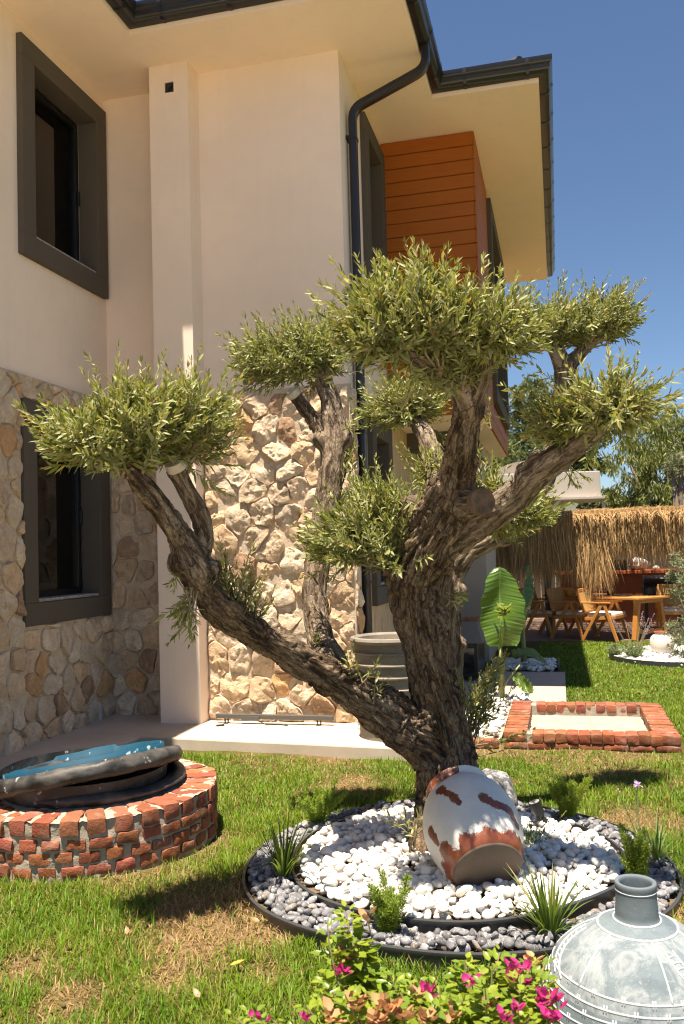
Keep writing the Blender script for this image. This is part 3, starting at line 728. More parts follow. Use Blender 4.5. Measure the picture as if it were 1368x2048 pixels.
def chain(c):
    P = [gy(x, y, Y) for x, y, r, Y in c]; Rr = [r / FPX * Y for x, y, r, Y in c]
    t = np.arange(len(P)); P = np.array(P); Rr = np.array(Rr); tt = np.linspace(0, len(P) - 1, (len(P) - 1) * 4 + 1)
    def cat(A):
        out = []
        for s in tt:
            i = min(int(s), len(A) - 2); f = s - i; p0, p1, p2, p3 = A[max(i - 1, 0)], A[i], A[i + 1], A[min(i + 2, len(A) - 1)]
            out.append(.5 * (2 * p1 + (p2 - p0) * f + (2 * p0 - 5 * p1 + 4 * p2 - p3) * f * f + (3 * p1 - p0 - 3 * p2 + p3) * f ** 3))
        return np.array(out)
    return cat(P), np.maximum(cat(Rr), .006)
b = MB(); SA, SB, RA, SS, SMO = [], [], [], [], []
for nm, c in CH.items():
    P, Rr = chain(c); P = T0(P)
    b.tube(P, Rr, 14)
    L = np.concatenate([[0], np.cumsum(np.linalg.norm(np.diff(P, axis=0), axis=1))])
    for i in range(len(P) - 1):
        SA.append(P[i]); SB.append(P[i + 1]); RA.append((Rr[i] + Rr[i + 1]) / 2); SS.append(L[i] + len(SMO) * 0 + hash(nm) % 1 * 0)
        SMO.append(1. if nm in ('upL', 'upR', 'vert', 'right', 'stub', 'secL', 'secR', 'mid', 'leftR', 'second') else .25)  # second is paled to imitate sun on that stem; other limbs are smooth
# knobs and swellings
VI, FI = ico(2)
for (x, y, r, Y) in ((800, 1140, 30, 4.40), (1050, 948, 24, 4.0), (885, 985, 36, 4.18), (362, 1122, 30, 3.9), (690, 880, 20, 4.95), (645, 880, 18, 4.95), (820, 1020, 32, 4.36), (932, 800, 30, 3.82), (862, 1250, 36, 4.5), (760, 1405, 34, 4.5), (916, 1180, 20, 5.14), (1005, 1072, 19, 5.18), (918, 1290, 17, 5.14), (420, 1140, 24, 3.97), (855, 1450, 44, 4.55), (908, 1505, 30, 4.64), (1170, 852, 21, 3.8), (1075, 925, 25, 3.96), (650, 1325, 28, 4.44), (800, 1160, 30, 4.42)):
    c = T0(gy(x, y, Y)); b.add(c + VI * (r / FPX * Y) * np.array([1, 1, 1.15]), FI)
wood = b.build('trunk', BARK, tree, True)
m = wood.modifiers.new('remesh', 'REMESH'); m.mode = 'VOXEL'; m.voxel_size = .0085; m.use_smooth_shade = True
m = wood.modifiers.new('smooth', 'SMOOTH'); m.factor = .6; m.iterations = 9
bpy.context.view_layer.update()
dg = bpy.context.evaluated_depsgraph_get()
me = bpy.data.meshes.new_from_object(wood.evaluated_get(dg)); wood.modifiers.clear(); wood.data = me
n = len(me.vertices); V = np.zeros(n * 3, np.float32); me.vertices.foreach_get('co', V); V = V.reshape(-1, 3).astype(float)
NN = np.zeros(n * 3, np.float32); me.vertices.foreach_get('normal', NN); NN = NN.reshape(-1, 3)
SA = np.array(SA); SB = np.array(SB); RA = np.array(RA); SS = np.array(SS); SMO = np.array(SMO); BVEC = np.zeros((n, 3)); SMV = np.zeros(n); RAD = np.ones(n)
for i0 in range(0, n, 20000):
    v = V[i0:i0 + 20000]; d = SB - SA; dd = (d * d).sum(1)
    t = np.clip(((v[:, None] - SA) * d).sum(2) / dd, 0, 1); q = SA + t[..., None] * d
    dist = np.linalg.norm(v[:, None] - q, axis=2) / (RA[None] + .02)
    # blend over near segments for smooth grain
    w = np.exp(-(dist - dist.min(1, keepdims=True)) * 9); w /= w.sum(1, keepdims=True)
    ax = unit((w[..., None] * unit(d)[None]).sum(1)); k = dist.argmin(1)
    s = SS[k] + t[np.arange(len(v)), k] * np.sqrt(dd[k]); rel = v - q[np.arange(len(v)), k]
    # a frame from the segment direction: x,y across the grain, z along it
    dk = unit(d[k]); ref = np.where(np.abs(dk[:, 2:3]) < .9, np.array([[0, 0, 1.]]), np.array([[1., 0, 0]]))
    e1 = unit(np.cross(ref, dk)); e2 = np.cross(dk, e1)
    rn = unit(rel)
    Rf = np.maximum(RA[k], .05)[:, None]
    BVEC[i0:i0 + 20000] = np.concatenate([(rn * e1).sum(1, keepdims=True) * Rf, (rn * e2).sum(1, keepdims=True) * Rf, s[:, None]], 1)
    SMV[i0:i0 + 20000] = (w * SMO[None]).sum(1); RAD[i0:i0 + 20000] = np.clip((w * RA[None]).sum(1) / .11, .35, 1.1)
disp = np.zeros(n); crack = np.zeros(n)
for i in range(n):
    p = BVEC[i]; wv = V[i]
    warp = noise.noise(Vector((wv[0] * 7, wv[1] * 7, wv[2] * 7)))
    q = Vector((p[0] * 26 + warp * .8, p[1] * 26, p[2] * 6.5 + warp * 2))
    a = noise.noise(q); bb = noise.noise(q * 2.1 + Vector((9, 3, 1)))
    lump = noise.noise(Vector((wv[0] * 9, wv[1] * 9, wv[2] * 9)))
    rid = abs(a) * 1.6 + abs(bb) * .7                        # valleys where noise crosses zero
    amp = 1 - .55 * SMV[i]
    rs = RAD[i]; disp[i] = rs * (.036 * amp * (min(rid, .75) - .42) + .020 * lump + .022 * amp * noise.noise(Vector((p[0] * 11, p[1] * 11, p[2] * 1.6))) + .008 * amp * bb)
    crack[i] = max(0., 1 - rid / .27) * (1 - .35 * SMV[i])
V2 = V + NN * disp[:, None]
me.vertices.foreach_set('co', V2.astype(np.float32).ravel()); me.update()
set_vec(me, 'bark', BVEC); set_float(me, 'crack', crack); set_float(me, 'smooth_or_sunlit', SMV)
me.polygons.foreach_set('use_smooth', np.ones(len(me.polygons), bool))
# sawn ends
def cut(px, py, Y, r, toward, mat, name='sawn_end'):
    c = T0(gy(px, py, Y)); d = Vector(unit(np.array(toward, float))); e = d.orthogonal().normalized(); f = d.cross(e)
    bb = MB(); rr = r / FPX * Y; k = 28; vs = []
    for s, h in ((1.06, -.03), (1.06, .0), (.98, .008), (.6, .009), (.25, .007)):
        for i in range(k):
            a = 2 * math.pi * i / k; q = 1 + .06 * noise.noise(Vector((math.cos(a) * 2, math.sin(a) * 2, px)))
            vs.append(Vector([float(z) for z in c]) + (e * math.cos(a) + f * math.sin(a)) * rr * s * q + d * h)
    vs.append(Vector([float(z) for z in c]) + d * .007)
    fs = [(j * k + i, j * k + (i + 1) % k, (j + 1) * k + (i + 1) % k, (j + 1) * k + i) for j in range(4) for i in range(k)] + [(4 * k + i, 4 * k + (i + 1) % k, 5 * k) for i in range(k)]
    bb.add(vs, fs); o = bb.build(name, mat, wood); auto_smooth(o, 50)
cut(965, 1002, 3.925, 27, (.35, -.9, .12), DARKCUT)
cut(349, 927, 3.835, 20, (-.3, -.55, .8), CUTWOOD)
cut(584, 783, 4.985, 14, (-.55, -.5, .65), CUTWOOD)

# foliage: shoots with opposite pairs of narrow leaves
G_ = [np.array(c) for c in ((.11, .155, .03), (.16, .205, .042), (.235, .265, .06), (.33, .32, .08), (.42, .345, .085), (.06, .09, .022))]
def leaf_col(warm=.5):
    r = random.random()
    if r < .025: return np.array((.45, .22, .05)) * random.uniform(.7, 1.1)
    if r < .06 * warm * 2: return np.array((.42, .34, .10)) * random.uniform(.8, 1.1)
    k = random.choices(range(6), (22, 28, 22, 12 * warm * 2, 4 * warm * 2, 14))[0]
    return G_[k] * random.uniform(.85, 1.2)
def shoot(lv, tw, start, d, length, leafL, warm, up=.22, tuft=0.):
    start = Vector([float(q) for q in start]); d = Vector([float(q) for q in d]).normalized()
    n = max(4, int(length / .0165)); pts = []
    bend = Vector((random.uniform(-.3, .3), random.uniform(-.3, .3), up))
    ph = random.uniform(0, 3)
    for i in range(n + 1):
        s = i / n; pts.append(start + d * (length * s) + bend * (length * s * s * .6))
    tw.tube([T0(p) for p in pts[::max(1, n // 4)]] , [.0028 * (1 - .7 * k / 5) for k in range(len(pts[::max(1, n // 4)]))], 4, False)
    for i in range(1, n + 1):
        t = (pts[i] - pts[i - 1]).normalized(); e = t.orthogonal().normalized(); f = t.cross(e); a = ph + i * 1.75
        s = i / n
        for sg in (0, math.pi):
            if random.random() < .16: continue
            o = e * math.cos(a + sg) + f * math.sin(a + sg)
            ang = random.uniform(.5, 1.2) * (1.15 - .6 * s)
            dr = t * math.cos(ang) + o * math.sin(ang) + Vector((0, 0, random.uniform(-.3, .22)))
            nr = (t * math.sin(ang) - o * math.cos(ang)) * -1
            nr = -nr if random.random() < .15 else nr
            L = leafL * random.uniform(.55, 1.25) * (1 - .45 * s ** 3)
            lv.add(np.array(T0(pts[i])), np.array(dr), np.array(-nr) + np.random.uniform(-.25, .25, 3), L, L * random.uniform(.16, .26), random.uniform(-.42, .22), leaf_col(warm))
    # end pair
    for _ in range(2): lv.add(np.array(T0(pts[-1])), np.array(t) + np.random.uniform(-.25, .25, 3), np.random.uniform(-1, 1, 3), leafL * .5, leafL * .11, 0, leaf_col(warm))
np.random.seed(3)
# ellipsoids: px, py, rx, ry, Y, shoots, anchor (px,py,Y), leaf length, warmth
CL = [
 [(172, 880, 108, 48, 3.58, 204, (255, 935, 3.67), 0.065, .5), (290, 838, 112, 72, 3.70, 275, (270, 950, 3.72), 0.065, .5), (395, 836, 78, 80, 3.86, 211, (352, 945, 3.88), 0.065, .5)],
 [(535, 738, 98, 62, 5.05, 275, (640, 740, 5.1), 0.057, .3), (618, 704, 80, 68, 5.12, 217, (645, 740, 5.1), 0.057, .3)],
 [(738, 660, 74, 102, 3.50, 224, (805, 705, 3.58), 0.068, .75), (845, 628, 96, 102, 3.58, 345, (880, 745, 3.66), 0.068, .75), (965, 668, 84, 72, 3.66, 243, (970, 700, 3.7), 0.068, .8), (1050, 670, 52, 44, 3.70, 79, (990, 690, 3.7), 0.068, .8), (880, 708, 84, 42, 3.66, 102, (930, 780, 3.78), 0.064, .7)],
 [(1115, 648, 60, 54, 5.28, 179, (1108, 690, 5.3), 0.057, .3), (1212, 634, 84, 56, 5.35, 275, (1165, 702, 5.35), 0.057, .3)],
 [(1100, 850, 62, 36, 3.82, 79, (1150, 880, 3.8), 0.064, .9), (1190, 828, 76, 40, 3.7, 128, (1215, 845, 3.72), 0.064, .9), (1255, 830, 40, 40, 3.66, 58, (1238, 820, 3.66), 0.064, .9)],
 [(765, 822, 56, 46, 5.1, 121, (828, 835, 5.12), 0.055, .5), (855, 810, 50, 42, 5.16, 108, (832, 835, 5.12), 0.055, .5)],
 [(690, 1095, 100, 70, 4.38, 230, (800, 1130, 4.4), 0.063, .25), (775, 1056, 66, 78, 4.42, 185, (805, 1120, 4.4), 0.063, .25), (735, 990, 28, 46, 4.45, 38, (770, 1060, 4.42), 0.061, .25)],
 [(1050, 1034, 70, 46, 4.6, 153, (985, 1065, 4.75), 0.063, .6), (985, 988, 36, 46, 4.55, 64, (975, 1040, 4.5), 0.061, .5), (875, 942, 34, 48, 4.75, 51, (872, 985, 4.7), 0.057, .5)],
]
SPR = [  # small sprays: start px,py,Y, direction px, count, length
 (470, 1235, 4.02, (470, 1150), 34, .2, 75), (505, 1262, 4.08, (505, 1190), 16, .13, 50), (385, 1175, 3.92, (370, 1250), 18, .17, 50),
 (372, 1120, 3.9, (345, 1180), 3, .12, 25), (425, 1180, 3.95, (420, 1150), 2, .1, 20),
 (690, 960, 4.93, (700, 900), 9, .16, 22), (676, 880, 4.97, (715, 850), 5, .12, 22), (670, 1040, 4.9, (690, 990), 6, .16, 20), (880, 990, 4.6, (880, 930), 5, .18, 22),
 (940, 1470, 4.85, (975, 1385), 34, .26, 52), (945, 1410, 4.9, (1010, 1325), 14, .22, 28), (940, 1500, 4.7, (1010, 1490), 4, .22, 60), (720, 1370, 4.3, (715, 1330), 4, .16, 40), (745, 1400, 4.35, (740, 1350), 4, .12, 30),
 (830, 1690, 4.3, (815, 1640), 4, .14, 30), (900, 1150, 4.4, (880, 1130), 3, .08, 20), (890, 1190, 4.42, (915, 1200), 4, .09, 20), (880, 1310, 4.5, (885, 1300), 1, .06, 10),
 (640, 1290, 4.5, (625, 1280), 2, .06, 12), (1130, 930, 4.0, (1150, 960), 4, .13, 20), (960, 860, 4.1, (985, 830), 3, .1, 14), (1180, 890, 3.95, (1190, 930), 3, .1, 14), (1020, 990, 4.2, (975, 960), 3, .08, 15)]
for cl in CL:
    lv = Leaves(); tw = MB()
    for (px, py, rx, ry, Y, ns, an, lf, warm) in cl:
        c = gy(px, py, Y); ax = gy(*an); rX, rZ = rx / FPX * Y, ry / FPX * Y; rYd = rX * .8
        sup = []
        for i in range(ns):
            while True:
                q = np.random.normal(0, 1, 3); q /= np.linalg.norm(q)
                if q[2] > -.55 or random.random() < .25: break
            stray = random.random() < .05
            rho = random.uniform(.62, .98) ** .7 * (1.14 if stray else 1)
            t = c + np.array([q[0] * rX, q[1] * rYd, q[2] * rZ * (1 if q[2] > 0 else .6)]) * rho
            ln = random.uniform(.11, .24); v = t - ax; D = np.linalg.norm(v); s = ax + v * max(0., 1 - ln / max(D, .01))
            dr = unit(v) * .8 + np.array([0, 0, .14]) + np.array([q[0], q[1], max(q[2], -.2)]) * .25 + np.random.normal(0, .36, 3)
            shoot(lv, tw, s, dr, ln * (1.5 if stray else 1) * (1.4 if q[2] > .1 and random.random() < .22 else 1), lf, warm)
            if i % 5 == 0: sup.append(s)
        for s in sup:
            mid = (ax + s) / 2 + np.random.normal(0, .025, 3); kk = random.choice((.6, .8, 1., 1.7)); tw.tube([T0(ax), T0(mid), T0(s)], [.009 * kk, .006 * kk, .003], 6, False)
    f = lv.build('foliage', OLIVE, tree, T_LANCE); tw.build('twigs', TWIG, f, True)
for (x, y, Y, to, n, ln, sp) in SPR:
    s0 = gy(x, y, Y); lv = Leaves(); tw = MB()
    for i in range(n):
        t = gy(to[0] + random.gauss(0, sp * .5), to[1] + random.gauss(0, sp * .35), Y + random.gauss(0, .05))
        s = s0 + np.random.normal(0, .02, 3)
        m0 = s + (t - s) * random.uniform(.1, .5); tw.tube([T0(s), T0(m0)], [.004, .003], 4, False)
        shoot(lv, tw, m0, t - s + np.array([0, 0, .02]), ln * random.uniform(.5, 1.1), .056, .6, .15)
    f = lv.build('sprout', OLIVE, tree, T_LANCE); tw.build('twigs', TWIG, f, True)

# ------------------------------------------------------------------ round bed
PLAST = Mat('black_plastic_edging', .36, (.045, .047, .05)).m
def ring_edge(name, c, r, z0, z1, label, group=None, wob=.012, th=.010):
    b = MB(); k = 160; vs = []
    pr = [(-th / 2, z0), (th / 2, z0), (th / 2, z1 - .02), (th * .8, z1 - .014), (th * .8, z1), (-th * .6, z1 + .003), (-th / 2, z1 - .015)]
    for i in range(k):
        a = 2 * math.pi * i / k; rr = r + wob * (math.sin(a * 2 + 1) + .5 * math.sin(a * 3 + r * 9)); dz = .012 * math.sin(a * 2.0 + r * 5) + .006 * math.sin(5 * a)
        for d, z in pr: vs.append((c[0] + math.cos(a) * (rr + d), c[1] + math.sin(a) * (rr + d), z + (dz if z > 0 else 0)))
    m = len(pr); b.add(vs, [(i * m + j, ((i + 1) % k) * m + j, ((i + 1) % k) * m + (j + 1) % m, i * m + (j + 1) % m) for i in range(k) for j in range(m)])
    o = b.build(name, PLAST); auto_smooth(o, 50); return tag(o, label, 'edging', group)
ring_edge('bed_edging', BED, BR_OUT, -.05, .036, 'wide black plastic edging around the grey gravel, outermost ring of the tree bed', 'plastic rings of the tree bed')
ring_edge('bed_edging', BED, BR_IN, -.03, .068, 'black plastic edging between white pebbles and grey gravel, inner ring of the tree bed', 'plastic rings of the tree bed')
b = MB(); b.tint = (.22, .16, .10); b.lathe([(1.04, .0), (.84, .005), (.80, .03), (.4, .05), (.01, .06)], 64, Matrix.Translation((BED[0], BED[1], 0)))
tag(b.build('bed_soil', mg.m, None, True, col=True), kind='structure')
def disc_pts(rin, rout, sp):
    P = []
    n = int(rout / sp) + 2
    for i in range(-n, n + 1):
        for j in range(-n, n + 1):
            x = (i + (j % 2) * .5) * sp + RNG.normal(0, sp * .2); y = j * sp * .87 + RNG.normal(0, sp * .2)
            if rin < math.hypot(x, y) < rout: P.append((x, y))
    return np.array(P)
def white_mat(name, a, bcol):
    m = Mat(name, .55, spec=.35); c = m.co(); m.base(m.mix(1., m.ramp(m.noise(c, 12, 4), (.35, a), (.65, bcol)), m.attr('tint'), 'MULTIPLY')); m.bump(m.noise(c, 90, 3), .12, .004); return m.m
WPEB = white_mat('white_pebble', (.66, .645, .62), (.80, .79, .765))
def M_gravel():
    m = Mat('grey_gravel', .75, spec=.3); c = m.co(); t = m.attr('tint')
    v = m.ramp(m.noise(c, 42, 4, .6, 1.6), (.56, 0.), (.66, 1.))
    m.base(m.mix(1., m.mix(v, m.ramp(m.noise(c, 25, 4), (.3, (.095, .095, .10)), (.7, (.235, .235, .24))), (.46, .45, .44)), t, 'MULTIPLY')); m.bump(m.noise(c, 70, 4), .4, .006); return m.m
GRAV = M_gravel()
A = disc_pts(0, BR_IN - .03, .042); A2 = disc_pts(0, BR_IN - .05, .07); A = np.concatenate([A, A2]); nA = len(A)
rr = np.hypot(A[:, 0], A[:, 1]); zz = .05 + .035 * (1 - (rr / .82) ** 2) + RNG.uniform(0, .018, nA) + np.where(np.arange(nA) >= nA - len(A2), .024, 0) + .02 * (fbm(A[:, 0], A[:, 1], 4, 8) - .5)
S = np.stack([RNG.uniform(.021, .033, nA), RNG.uniform(.018, .026, nA), RNG.uniform(.013, .020, nA)], -1) * RNG.choice([.55, .75, 1., 1., 1.25], nA)[:, None]
tn = RNG.uniform(.88, 1.04, (nA, 1)) * np.array([1, .985, .96]); pk = RNG.random(nA) < .06; tn[pk] *= np.array([1., .88, .78])
tag(link('white_pebbles', pebbles(np.concatenate([A + BED, zz[:, None]], 1), S, .24, 2, tn), WPEB, None, True), 'bright white rounded pebbles around the olive trunk', 'pebbles', kind='stuff')
A = disc_pts(BR_IN + .02, BR_OUT - .02, .033); A2 = disc_pts(BR_IN + .03, BR_OUT - .04, .052); A = np.concatenate([A, A2]); nA = len(A)
zz = .020 + RNG.uniform(0, .014, nA) + np.where(np.arange(nA) >= nA - len(A2), .018, 0)
S = np.stack([RNG.uniform(.018, .033, nA), RNG.uniform(.014, .023, nA), RNG.uniform(.010, .018, nA)], -1)
tn = RNG.uniform(.6, 1.35, (nA, 1)) * np.array([1, 1, 1.03]); pk = RNG.random(nA) < .07; tn[pk] *= np.array([1.3, 1.15, .95])
tag(link('grey_gravel', pebbles(np.concatenate([A + BED, zz[:, None]], 1), S, .42, 2, tn), GRAV, None, False), 'grey and white veined gravel in the outer ring of the tree bed', 'gravel', kind='stuff')

# ------------------------------------------------------------------ leaning white jar
el = R(30); az = R(100)
axd = Vector((math.cos(el) * math.cos(az), math.cos(el) * math.sin(az), math.sin(el)))
xa = Vector((0, 0, 1)).cross(axd).normalized() * -1; ya = axd.cross(xa)
JM = Matrix((xa, ya, axd)).transposed().to_4x4()
jb = gy(975, 1738, 3.93); JM.translation = Vector([float(q) for q in jb])
jar = empty('tilted_jar', jb, 0, 'white glazed jar with rusty brown patches, lying tilted on the pebbles against the trunk', 'jar')
ctrl = [(.155, 0), (.173, .02), (.195, .07), (.217, .14), (.228, .21), (.225, .28), (.208, .35), (.182, .405), (.156, .435), (.150, .45), (.157, .465), (.160, .48), (.150, .488), (.138, .484), (.132, .46), (.14, .43)]
def spline(ctrl, per=6):
    out = []
    for i in range(len(ctrl) - 1):
        p = [np.array(ctrl[max(i - 1, 0)]), np.array(ctrl[i]), np.array(ctrl[i + 1]), np.array(ctrl[min(i + 2, len(ctrl) - 1)])]
        for f in np.linspace(0, 1, per, endpoint=False): out.append(tuple(.5 * (2 * p[1] + (p[2] - p[0]) * f + (2 * p[0] - 5 * p[1] + 4 * p[2] - p[3]) * f * f + (3 * p[1] - p[0] - 3 * p[2] + p[3]) * f ** 3)))
    return out + [ctrl[-1]]
b = MB(); ML = JM.copy(); ML.translation = (0, 0, 0); b.lathe(spline(ctrl), 160, ML)
jm = Mat('chipped_white_glaze', .45); cj = jm.co(); ru = jm.attr('rust', 'Fac')
msk = jm.ramp(jm.math('ADD', ru, jm.math('MULTIPLY', jm.math('SUBTRACT', jm.noise(cj, 60, 5, .85), .5), 1.05)), (.45, 0.), (.57, 1.))
msk2 = jm.ramp(jm.noise(jm.mapped(cj, (1, 1, 1)), 60, 3, .7), (.66, 0.), (.72, .35))
wh = jm.ramp(jm.noise(cj, 6, 5, .6), (.3, (.60, .575, .53)), (.7, (.72, .70, .66)))
ruc = jm.ramp(jm.noise(cj, 28, 4, .7), (.3, (.12, .036, .018)), (.7, (.24, .070, .032)))
jm.base(jm.mix(msk, jm.mix(msk2, wh, (.45, .36, .29)), ruc)); jm.rough(jm.ramp(msk, (0., .5), (1., .3)))
jm.bump(jm.math('ADD', jm.math('MULTIPLY', jm.noise(cj, 50, 4), .5), jm.math('MULTIPLY', msk, -.6)), .3, .005)
body = b.build('body', jm.m, jar, True)
me = body.data; n = len(me.vertices); V = np.zeros(n * 3, np.float32); me.vertices.foreach_get('co', V); V = V.reshape(-1, 3)
MI = np.array(ML.to_3x3()).T; loc = V @ MI.T
ru = np.zeros(n); t = loc[:, 2]
th = np.arctan2(loc[:, 1], loc[:, 0])
edge = .058 + .03 * np.array([noise.noise(Vector((math.cos(a) * 2.2, math.sin(a) * 2.2, 4))) + .8 * noise.noise(Vector((math.cos(a) * 7, math.sin(a) * 7, 9))) for a in th])
ru = np.maximum(ru, np.clip(.5 + (edge - t) * 14, 0, 1))
ru = np.maximum(ru, np.clip(.5 + (t - .425 + .02 * np.sin(th * 5)) * 12, 0, .62) * (np.sin(th * 2.3 + 1) > -.3))
ctr_ = np.array(gy(950, 1640, 4.13))
def jar_hit(px, py):
    o = cC - jb; d = unit(ray(px, py)); best = None
    for s in np.linspace(3.2, 5, 900):
        p = MI @ (o + d * s)
        if 0 < p[2] < .47:
            rr_ = np.interp(p[2], [c[1] for c in ctrl[:10]], [c[0] for c in ctrl[:10]])
            if math.hypot(p[0], p[1]) < rr_: return p
    return None
STK = []
for pts_, r_ in ((((880, 1580), (903, 1590), (918, 1606)), .016), (((968, 1596), (985, 1607), (1005, 1614), (1020, 1622), (1034, 1652)), .018), (((862, 1664), (874, 1684)), .018), (((890, 1700), (900, 1718)), .03)):
    for i in range(len(pts_) - 1):
        for f_ in np.linspace(0, 1, 6): STK.append((pts_[i][0] + (pts_[i + 1][0] - pts_[i][0]) * f_, pts_[i][1] + (pts_[i + 1][1] - pts_[i][1]) * f_, 1.75 * r_ * (.75 + .5 * noise.noise(Vector((i * 3.1 + f_ * 2.7, r_ * 99, 0))))))
for (px, py, r) in STK or ((888, 1583, .022), (903, 1590, .024), (915, 1602, .018), (970, 1600, .022), (985, 1607, .026), (1003, 1615, .026), (1020, 1622, .026), (1030, 1640, .02), (867, 1668, .028), (872, 1680, .02), (890, 1705, .03), (1044, 1695, .03)):
    p = jar_hit(px, py)
    if p is not None: ru = np.maximum(ru, 1.0 * np.exp(-((loc - p) ** 2).sum(1) / (r * 1.15) ** 2))
set_float(me, 'rust', ru)
bm_ = Mat('bare_clay_base', .8); cb_ = bm_.co(); bm_.base(bm_.ramp(bm_.noise(cb_, 9, 4), (.3, (.085, .062, .048)), (.7, (.12, .09, .07)))); bm_.bump(bm_.noise(cb_, 80, 3), .2, .004)
b = MB(); b.lathe([(.160, .002), (.157, -.006), (.150, -.008), (.08, -.003), (.001, -.002)], 96, ML); auto_smooth(b.build('base', bm_.m, jar), 60)

# ------------------------------------------------------------------ blue grey jar in front
jp = gy(1281, 2000, 2.6); jp[2] = 0
bj = empty('slate_blue_jar', jp, 0, 'big bulbous slate blue jar with carved white bands and a short neck', 'jar')
ctrl2 = [(.12, 0), (.19, .05), (.255, .13), (.283, .225), (.272, .31), (.237, .388), (.178, .445), (.118, .480), (.082, .494), (.064, .504), (.0605, .53), (.0585, .562), (.0585, .585), (.060, .596), (.0595, .604), (.056, .607), (.047, .604), (.044, .585), (.042, .52)]
P2 = spline(ctrl2, 6); b = MB(); b.lathe(P2, 144)
sm = Mat('slate_blue_glaze', .75, spec=.25); cs = sm.co()
base_ = sm.ramp(sm.noise(cs, 9, 6, .65), (.3, (.09, .118, .14)), (.55, (.145, .18, .20)), (.75, (.20, .235, .255)))
scr = sm.ramp(sm.noise(cs, 75, 5, .8), (.58, 0.), (.72, .45)); swirl = sm.ramp(sm.noise(sm.mapped(cs, (1, 1, .6), (.3, .2, 0)), 8, 6, .7, 1.6), (.42, 0.), (.54, .22), (.66, 0.))
sep = sm.n('ShaderNodeSeparateXYZ'); sm.l(cs, sep.inputs[0]); up_ = sm.math('MULTIPLY', sm.math('GREATER_THAN', sep.outputs[2], .33), sm.math('LESS_THAN', sep.outputs[2], .485))
nk = sm.math('GREATER_THAN', sep.outputs[2], .50)
cc = sm.mix(scr, base_, (.55, .57, .57)); cc = sm.mix(sm.math('MULTIPLY', swirl, up_), cc, (.62, .63, .62)); cc = sm.mix(sm.math('MULTIPLY', nk, .55), cc, (.10, .125, .14))
sm.base(cc); sm.bump(sm.math('ADD', sm.noise(cs, 40, 4), scr), .25, .005)
b.build('body', sm.m, bj, True)
SLIP = Mat('white_slip', .85, (.50, .52, .53), spec=.2).m
rz = lambda z: float(np.interp(z, [p[1] for p in P2[:-24]], [p[0] for p in P2[:-24]]))
def on(a, z, d=.0): return (math.cos(a) * (rz(z) + d), math.sin(a) * (rz(z) + d), z)
b = MB()
for z in (.500, .482): b.tube([on(2 * math.pi * i / 96, z, -.001) for i in range(97)], .0034, 6)
bands = [.372 - .027 * k for k in range(11)]
for k, z in enumerate(bands):
    b.tube([on(2 * math.pi * i / 120, z + .0012 * math.sin(i * .21 + k), -.0016) for i in range(121)], .0036, 6)
    for j in range(18):
        a = 2 * math.pi * (j + .5 * (k % 2)) / 18 + .05 * math.sin(j * 7 + k)
        for da in (-.014, .014): b.tube([on(a + da, z + .010, -.0009), on(a + da, z - .010, -.0009)], .0022, 5)
for j in range(6):
    a = 2 * math.pi * j / 6 + .55
    b.tube([on(a + .0, .482 - .108 * t / 8, .0005) for t in range(9)], .0026, 6)
    # curved ladder beside every second seam
    if j % 2 == 0:
        arc_ = lambda t, o: on(a + .16 + o + .42 * t * t, .466 - .104 * t, .0005)
        for o in (0, .17): b.tube([arc_(t / 10, o) for t in range(11)], .003, 6)
        for t in range(1, 10): b.tube([arc_(t / 10, 0), arc_(t / 10 - .02, .06), arc_(t / 10 - .03, .12), arc_(t / 10, .17)], .0025, 5)
b.tube([on(2 * math.pi * i / 64, .584, 0) for i in range(65)], .0014, 5)
b.build('carved_lines', SLIP, bj, True)
# ------------------------------------------------------------------ bricks
def brick(b, M, sx, sy, sz, tint, rad=.012, rug=.006, n=(6, 4, 4)):
    """worn brick: rounded box with noise; M places it"""
    ox = random.uniform(0, 99); idx = {}; vs = []; fs = []
    def vid(i, j, k):
        if (i, j, k) in idx: return idx[i, j, k]
        p = Vector(((i / n[0] - .5) * sx, (j / n[1] - .5) * sy, (k / n[2] - .5) * sz))
        c = Vector((max(-sx / 2 + rad, min(sx / 2 - rad, p.x)), max(-sy / 2 + rad, min(sy / 2 - rad, p.y)), max(-sz / 2 + rad, min(sz / 2 - rad, p.z))))
        d = p - c
        if d.length > 1e-6: p = c + d.normalized() * min(d.length, rad)
        q = Vector((p.x * 22 + ox, p.y * 22, p.z * 22)); w = Vector((noise.noise(q), noise.noise(q + Vector((31, 0, 0))), noise.noise(q + Vector((0, 57, 0))))) * rug
        vs.append(M @ (p + w)); idx[i, j, k] = len(vs) - 1; return idx[i, j, k]
    for a in range(n[0]):
        for c in range(n[1]):
            fs.append((vid(a, c, 0), vid(a, c + 1, 0), vid(a + 1, c + 1, 0), vid(a + 1, c, 0))); fs.append((vid(a, c, n[2]), vid(a + 1, c, n[2]), vid(a + 1, c + 1, n[2]), vid(a, c + 1, n[2])))
        for c in range(n[2]):
            fs.append((vid(a, 0, c), vid(a + 1, 0, c), vid(a + 1, 0, c + 1), vid(a, 0, c + 1))); fs.append((vid(a, n[1], c), vid(a, n[1], c + 1), vid(a + 1, n[1], c + 1), vid(a + 1, n[1], c)))
    for a in range(n[1]):
        for c in range(n[2]):
            fs.append((vid(0, a, c), vid(0, a, c + 1), vid(0, a + 1, c + 1), vid(0, a + 1, c))); fs.append((vid(n[0], a, c), vid(n[0], a + 1, c), vid(n[0], a + 1, c + 1), vid(n[0], a, c + 1)))
    b.add(vs, fs, tint)
def btint():
    g = random.uniform(.7, 1.15); return (g, g * random.uniform(.85, 1.15), g * random.uniform(.85, 1.2))
